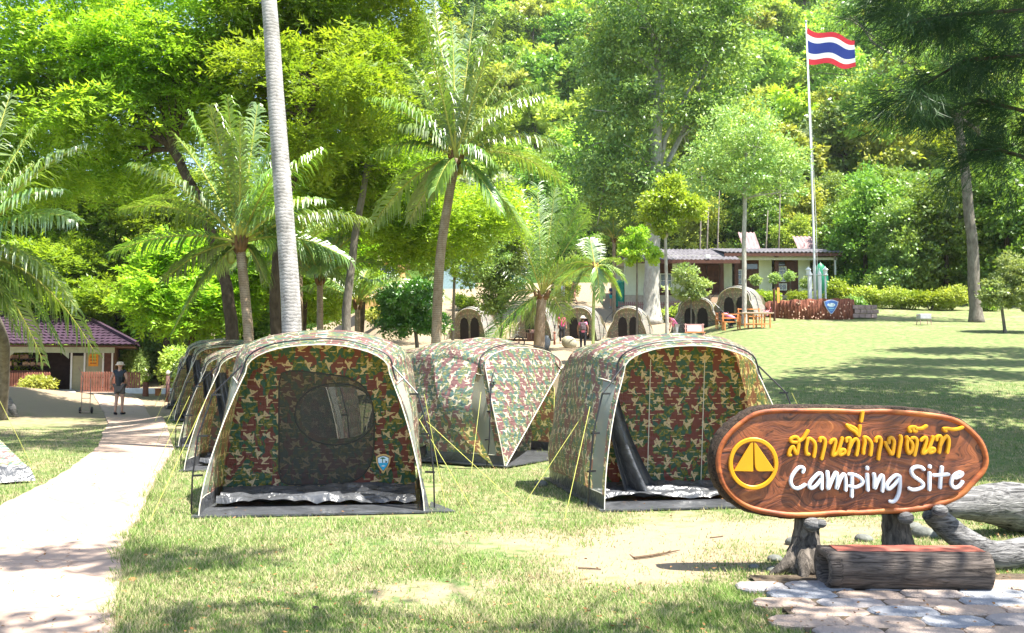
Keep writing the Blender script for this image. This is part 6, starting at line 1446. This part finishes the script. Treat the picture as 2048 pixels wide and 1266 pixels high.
def person(base, rz, label, pose={}, top=None, bottom=None, hair=None, hat=None, skinm=SKIN, short=True, sleeves=.5, shoes=None, scale=1.0, pack=None, group=None):
    root = empty('person', base, rz, label, 'person', group); root.scale = (scale,)*3
    J = dict(BASEJ); J.update(pose)
    bones = [('pelvis', 'waist'), ('waist', 'chest'), ('chest', 'neck'), ('neck', 'jaw'), ('jaw', 'head'), ('head', 'crown'), ('chest', 'sl'), ('sl', 'el'), ('el', 'wl'), ('chest', 'sr'), ('sr', 'er'), ('er', 'wr'),
             ('pelvis', 'hl'), ('hl', 'kl'), ('kl', 'al'), ('al', 'tl'), ('pelvis', 'hr'), ('hr', 'kr'), ('kr', 'ar'), ('ar', 'tr')]
    skin('body', J, bones, skinm, root)
    for s in 'lr':  # hands: palm, four fingers and a thumb
        w_, e = Vector(J['w'+s]), Vector(J['e'+s]); d = (w_-e).normalized(); q = d.cross(Vector((1, 0, 0)) if abs(d.x) < .8 else Vector((0, 0, 1))).normalized(); n_ = d.cross(q)
        m = MB().tube([w_-d*.01, w_+d*.04, w_+d*.09], [.024, .036, .034], 8, flat=None); sd = q
        for i, L in enumerate((.062, .074, .068, .052)):
            f0 = w_+d*.08+sd*(-.027+.018*i); m.tube([f0, f0+d*L*.5+n_*.006, f0+d*L+n_*.02], [.0095, .0085, .006], 6)
        t0 = w_+d*.03-sd*.028; m.tube([t0, t0+d*.03-sd*.02, t0+d*.055-sd*.024+n_*.01], [.012, .010, .008], 6); m.build('hand', skinm, root, True)
    h = Vector(J['head']); fw = Vector((0, -1, 0)); up = (Vector(J['crown'])-h).normalized(); fw = (fw-up*fw.dot(up)).normalized(); sx = up.cross(fw)
    fc = MB(); fc.ball(h+fw*.095-up*.005, (.014, .02, .02), 6, 4)
    for s in (-1, 1): fc.ball(h+sx*.085*s, (.012, .022, .032), 6, 5)
    fc.build('nose_and_ears', skinm, root, True)
    ey = MB(); [ey.ball(h+fw*.082+sx*.032*s+up*.018, (.011, .008, .008), 6, 4) for s in (-1, 1)]; ey.ball(h+fw*.084-up*.045, (.022, .007, .005), 6, 4); ey.build('eyes_and_mouth', BLACK, root, True)
    if hair: m = MB(); c = h+up*.03-fw*.018; m.ball(c, (.098, .098, .092), 12, 8); m.build('hair', hair, root, True)
    if hat:
        c = Vector(J['crown'])+up*.0; kind, hm = hat; m = MB()
        if kind == 'wide': m.lathe([(.20, -.02), (.205, -.012), (.105, .01), (.10, .07), (.07, .10), (0, .105)], c-up*.02, 16)
        elif kind == 'bucket': m.lathe([(.155, -.045), (.158, -.04), (.108, 0), (.10, .06), (.0, .075)], c-up*.02, 16)
        else: m.ball(c-up*.02, (.102, .102, .075), 12, 7).box(c+fw*.12-up*.015, (.15, .12, .012))
        m.build('hat', hm, root, True)
    # clothes: slightly larger skins over the same joints
    J2 = dict(J)
    for s in 'lr': J2['e'+s] = mid(J, 's'+s, 'e'+s, sleeves); J2['k'+s] = mid(J, 'h'+s, 'k'+s, .62) if short else J['k'+s]
    J2['neck'] = mid(J, 'chest', 'neck', .8)
    J2['hem'] = mid(J, 'pelvis', 'waist', -.05)
    if top: skin('shirt', J2, [('waist', 'hem'), ('waist', 'chest'), ('chest', 'neck'), ('chest', 'sl'), ('sl', 'el'), ('chest', 'sr'), ('sr', 'er')], top, root, 1.0, .016, {'hem': .13, 'neck': .045, 'el': .05, 'er': .05})
    if bottom:
        bn = [('pelvis', 'hl'), ('hl', 'kl'), ('pelvis', 'hr'), ('hr', 'kr')]
        if not short: bn += [('kl', 'al'), ('kr', 'ar')]
        skin('shorts' if short else 'trousers', J2, bn, bottom, root, 1.0, .014, {'kl': .075, 'kr': .075} if short else {})
    for s in 'lr':
        a, t = Vector(J['a'+s]), Vector(J['t'+s]); m = MB().tube([a+(a-t)*.35+Vector((0, 0, -.055)), a+Vector((0, 0, -.05)), t+Vector((0, 0, -.0)), t+(t-a)*.25], [.030, .040, .040, .028], 8); m.build('shoe', shoes or BLACK, root, True)
    if pack: m = MB().box(Vector(J['chest'])+Vector((0, .17, -.06)), (.28, .16, .38)).box(Vector(J['chest'])+Vector((0, .27, -.12)), (.2, .06, .2)); m.build('backpack', pack, root, bevel=.04)
    return root
PINKB = simple('bright_pink_cloth', (.72, .06, .26), .8, .1, .1); PINKP = simple('pale_pink_cloth', (.78, .22, .38), .8, .1, .1); DGR = simple('dark_cloth', (.03, .03, .035), .85, .1, .2); GREYC = simple('grey_shorts_cloth', (.13, .11, .10), .8, .2, .2)
STRAW = simple('straw_hat', (.70, .55, .42), .8, .2, .1); HAIR = simple('black_hair', (.015, .012, .010), .6, .3, .1); TEAL = simple('teal_cloth', (.02, .38, .36), .8, .1, .1); WCL = simple('white_cloth', (.75, .76, .8), .8, .1, .05)
BLK = simple('black_rash_vest', (.012, .016, .022), .5, .4, .2)
b = onG(238, 30.2); b.z += .04
pm = person(b, math.pi, 'man seen from behind on the path in black vest, grey shorts and straw hat', dict(tl=(-.13, -.10, .05), ar=(.07, .16, .10), tr=(.08, .04, .035), kr=(.09, .0, .50), el=(-.25, .06, 1.17), wl=(-.20, -.12, 1.02), er=(.25, .10, 1.15), wr=(.28, .02, .93)), BLK, GREYC, None, ('bucket', STRAW), SKIN, True, .35, DGR)
P_ = lambda px, Y: onG(px, Y)
person(P_(1124, 51), .3, 'woman in a bright pink shirt and dark trousers standing before a far tent', dict(hl=(-.08, 0, .88)), PINKB, DGR, HAIR, ('cap', DGR), SKIND, False, .45, WHITE)
person(P_(1166, 45.5), math.pi, 'person seen from behind in a pale pink shirt, wide white hat and backpack', dict(el=(-.26, 0, 1.15), er=(.26, 0, 1.15)), PINKP, DGR, HAIR, ('wide', simple('cream_hat', (.75, .68, .6), .8, .1, .05)), SKIND, False, .5, DGR, pack=simple('grey_backpack', (.12, .09, .10), .8, .2, .3))
person(P_(1352, 46), -1.3, 'person in pale pink bending beside the far tent left of the small bench', dict(chest=(0, -.22, 1.2), waist=(0, -.08, 1.06), neck=(0, -.34, 1.30), jaw=(0, -.40, 1.32), head=(0, -.44, 1.36), crown=(0, -.48, 1.42), sl=(-.16, -.28, 1.26), sr=(.16, -.28, 1.26), el=(-.2, -.34, 1.0), er=(.2, -.36, 1.0), wl=(-.2, -.42, .8), wr=(.2, -.42, .8)), PINKP, simple('grey_white_trousers', (.4, .42, .42), .8, .1, .2), HAIR, ('cap', simple('blue_cap', (.05, .05, .15), .8, .1, .1)), SKIND, False, .5)
person(P_(1462, 46), -2.0, 'person in pale pink crouching on the ground beside the rightmost far tent', dict(pelvis=(0, .15, .40), waist=(0, .02, .50), chest=(0, -.18, .62), neck=(0, -.32, .72), jaw=(0, -.38, .74), head=(0, -.43, .77), crown=(0, -.47, .82), sl=(-.16, -.24, .70), sr=(.16, -.24, .70), el=(-.2, -.34, .48), er=(.2, -.36, .48), wl=(-.18, -.44, .26), wr=(.18, -.46, .26), hl=(-.09, .12, .36), hr=(.09, .12, .36), kl=(-.15, -.22, .40), kr=(.15, -.22, .40), al=(-.14, .06, .08), ar=(.14, .06, .08), tl=(-.15, -.08, .04), tr=(.15, -.08, .04)), PINKP, DGR, HAIR, None, SKIND, False, .5)
W1 = dict(kl=(-.09, -.14, .52), al=(-.09, -.18, .12), tl=(-.1, -.3, .07), ar=(.09, .26, .12), tr=(.1, .15, .035), kr=(.09, .08, .48), wl=(-.22, .12, .94), wr=(.22, -.16, .96))
person(P_(1105, 68), -1.2, 'walker in a black top and white shorts, leftmost of the three on the upper path', W1, DGR, WCL, HAIR, None, SKIN, True, .4, None, group='walkers on the upper slope')
person(P_(1126, 68), -1.3, 'walker in pale clothes, middle of the three on the upper path', W1, WCL, simple('pale_shorts', (.5, .55, .55), .8, .1, .1), HAIR, None, SKIN, True, .3, None, group='walkers on the upper slope')
person(P_(1147, 68.5), -1.2, 'walker in red swimwear, rightmost of the three on the upper path', W1, simple('red_top', (.5, .12, .12), .8, .1, .2), simple('patterned_shorts', (.55, .3, .25), .8, .1, .4, 30), HAIR, None, SKIN, True, .2, None, group='walkers on the upper slope')
person(P_(1224, 67), -.5, 'man in a dark shirt and teal shorts standing beside the green water tank', dict(wl=(-.05, -.25, 1.1), wr=(.08, -.25, 1.12), el=(-.22, -.05, 1.15), er=(.22, -.05, 1.15)), simple('navy_cloth', (.04, .06, .10), .8, .1, .2), TEAL, HAIR, None, SKIN, True, .5, WHITE)
person(P_(985, 60), .6, 'person in a white shirt half hidden behind the thin crooked tree', dict(), WCL, DGR, HAIR, None, SKIND, True, .5)

# ---------------------------------------------------------------- driftwood lump at the left edge
dm = MB(); b = onG(6, 28); dm.tube([(-1.2, 0, .1), (-.5, 0, .45), (0, 0, .55), (.25, 0, .25), (.45, 0, -.1)], [.2, .25, .2, .14, .06], 10, .12).tube([(-.3, 0, .5), (-.1, .1, .95)], [.12, .05], 8, .1).tube([(0, -.1, .4), (.1, -.3, 0)], [.14, .1], 8, .1)
o = dm.build('root_stump', ROOTG, None, True); o.location = b; tag(o, 'pale grey tree stump with roots at the left edge beside the lawn', 'tree stump')

# ---------------------------------------------------------------- grass
def grassmat():
    m = NT('grass_blade'); t = m.t; t.nodes.remove(m.b); g = m.n('NewGeometry'); ri = g.outputs['Random Per Island']; pn = m.noise(g.outputs['Position'], 1.1, 4, .6)
    c = m.mix(ri, (.10, .20, .035), (.28, .36, .11)); dry = m.mix(ri, (.32, .28, .15), (.46, .40, .24))
    f = m.ramp(m.math('ADD', m.math('MULTIPLY', ri, .55), m.math('MULTIPLY', pn, .9)), [(.64, 0), (.90, 1)])
    c = m.mix(f, c, dry); d = m.n('BsdfDiffuse', {'Color': c}).outputs[0]; tr = m.n('BsdfTranslucent', {'Color': c}).outputs[0]
    t.links.new(m.n('MixShader', {0: .35, 1: d, 2: tr}).outputs[0], m.o.inputs[0]); return m.m
def grass():
    rng = np.random.default_rng(5); N = 430000
    d = 1/(rng.random(N)*(1/4.9-1/24)+1/24); s = rng.uniform(-.60, .60, N); x = s*d; y = d
    key = np.array([mnoise.noise((a*.9, b*.9, 7)) for a, b in zip(x[::1], y[::1])]); dirt = np.array([dirtf(a, b) for a, b in zip(x, y)])
    p = np.clip(1.12-dirt*1.25+key*.9, .03, 1); keep = rng.random(N) < p
    a_ = np.interp(y, [q[0] for q in PATH_L], [q[1] for q in PATH_L]); b_ = np.interp(y, [q[0] for q in PATH_R], [q[1] for q in PATH_R])
    ed = .10*np.sin(y*7)+.06*np.sin(y*17+1)
    keep &= ~((x > a_+.02) & (x < b_-.05+ed*.5))
    keep &= ~((x > 1.76) & (y < 7.12))
    def intent(cx, cy, rz, w=1.22, dd=3.0):
        c, s_ = math.cos(-rz), math.sin(-rz); u = (x-cx)*c-(y-cy)*s_; v = (x-cx)*s_+(y-cy)*c; return (abs(u) < w) & (v > -.02) & (v < dd)
    for q in ((-2.165, 9.93, 0), (2.2, 10.56, .17), (.035, 15.4, R(56)), (-3.85, 14.4, .05), (-5.45, 18.6, .06)): keep &= ~intent(*q)
    x, y, dirt = x[keep], y[keep], dirt[keep]; n = len(x); z = np.array([H(a, b) for a, b in zip(x, y)])
    edge = np.clip(1-np.abs(x-np.interp(y, [q[0] for q in PATH_R], [q[1] for q in PATH_R]))/.35, 0, 1)
    kn = np.array([mnoise.noise((a*2.6, b*2.6, 1)) for a, b in zip(x, y)]); h = (.020+.028*rng.random(n))*(1+1.3*np.clip(kn, 0, 1)**1.2)*(1-.35*np.clip(dirt, 0, 1))*(1+.9*edge)*(1+.02*y); a = rng.uniform(0, 2*np.pi, n); ln = rng.uniform(.2, 1.5, n)*h; wd = (.0022+.0024*rng.random(n))*(1+.05*y)
    B = np.stack([x, y, z-.004], 1); sx = np.stack([np.cos(a+1.57), np.sin(a+1.57), np.zeros(n)], 1)*wd[:, None]; tip = B+np.stack([np.cos(a)*ln, np.sin(a)*ln, h], 1)
    V = np.stack([B-sx, B+sx, tip], 1).reshape(-1, 3); o = meobj('grass', npmesh('grass', V, 3, grassmat())); tag(o, kind='stuff')
grass()
# fallen leaves
rng = np.random.default_rng(9); n = 1300; d = 1/(rng.random(n)*(1/5.2-1/22)+1/22); x = rng.uniform(-.55, .55, n)*d; z = np.array([H(a, b) for a, b in zip(x, d)])+.045
C = np.stack([x, d, z], 1); V = rhombs(C, rng.normal(size=(n, 3))*np.array([1, 1, .2]), rng.normal(size=(n, 3))*np.array([1, 1, .3]), rng.uniform(.015, .045, n), rng.uniform(.008, .018, n))
o = meobj('fallen_leaves', npmesh('fallen_leaves', V, 4, simple('dry_leaf', (.26, .13, .05), .8, .2, .4, 2))); tag(o, kind='stuff')
byl = {}
for o in SC.objects:
    if o.get('category') and o.name.startswith(('forest_tree', 'bare_trunk')): byl.setdefault(o['label'], []).append(o)
for lb, os_ in byl.items():
    if len(os_) < 2: continue
    os_.sort(key=lambda o: o.location.x/o.location.y)
    nm = {2: ['left one', 'right one'], 3: ['left one', 'middle one', 'right one'], 4: ['leftmost', 'second', 'third', 'rightmost'], 5: ['leftmost', 'second', 'middle', 'fourth', 'rightmost']}.get(len(os_))
    if nm:
        for o, w_ in zip(os_, nm): o['label'] = lb+', '+w_
# ---------------------------------------------------------------- pale air over the valley
hm = bpy.data.materials.new('haze_air'); hm.use_nodes = True; ht = hm.node_tree; ht.nodes.clear()
ho_ = ht.nodes.new('ShaderNodeOutputMaterial'); hv = ht.nodes.new('ShaderNodeVolumePrincipled')
hv.inputs['Color'].default_value = (.93, .97, 1, 1); hv.inputs['Density'].default_value = .00015; hv.inputs['Anisotropy'].default_value = .3
ht.links.new(hv.outputs[0], ho_.inputs['Volume'])
o = MB().box((10, 190, 100), (640, 480, 206)).build('haze', hm); tag(o, kind='stuff')
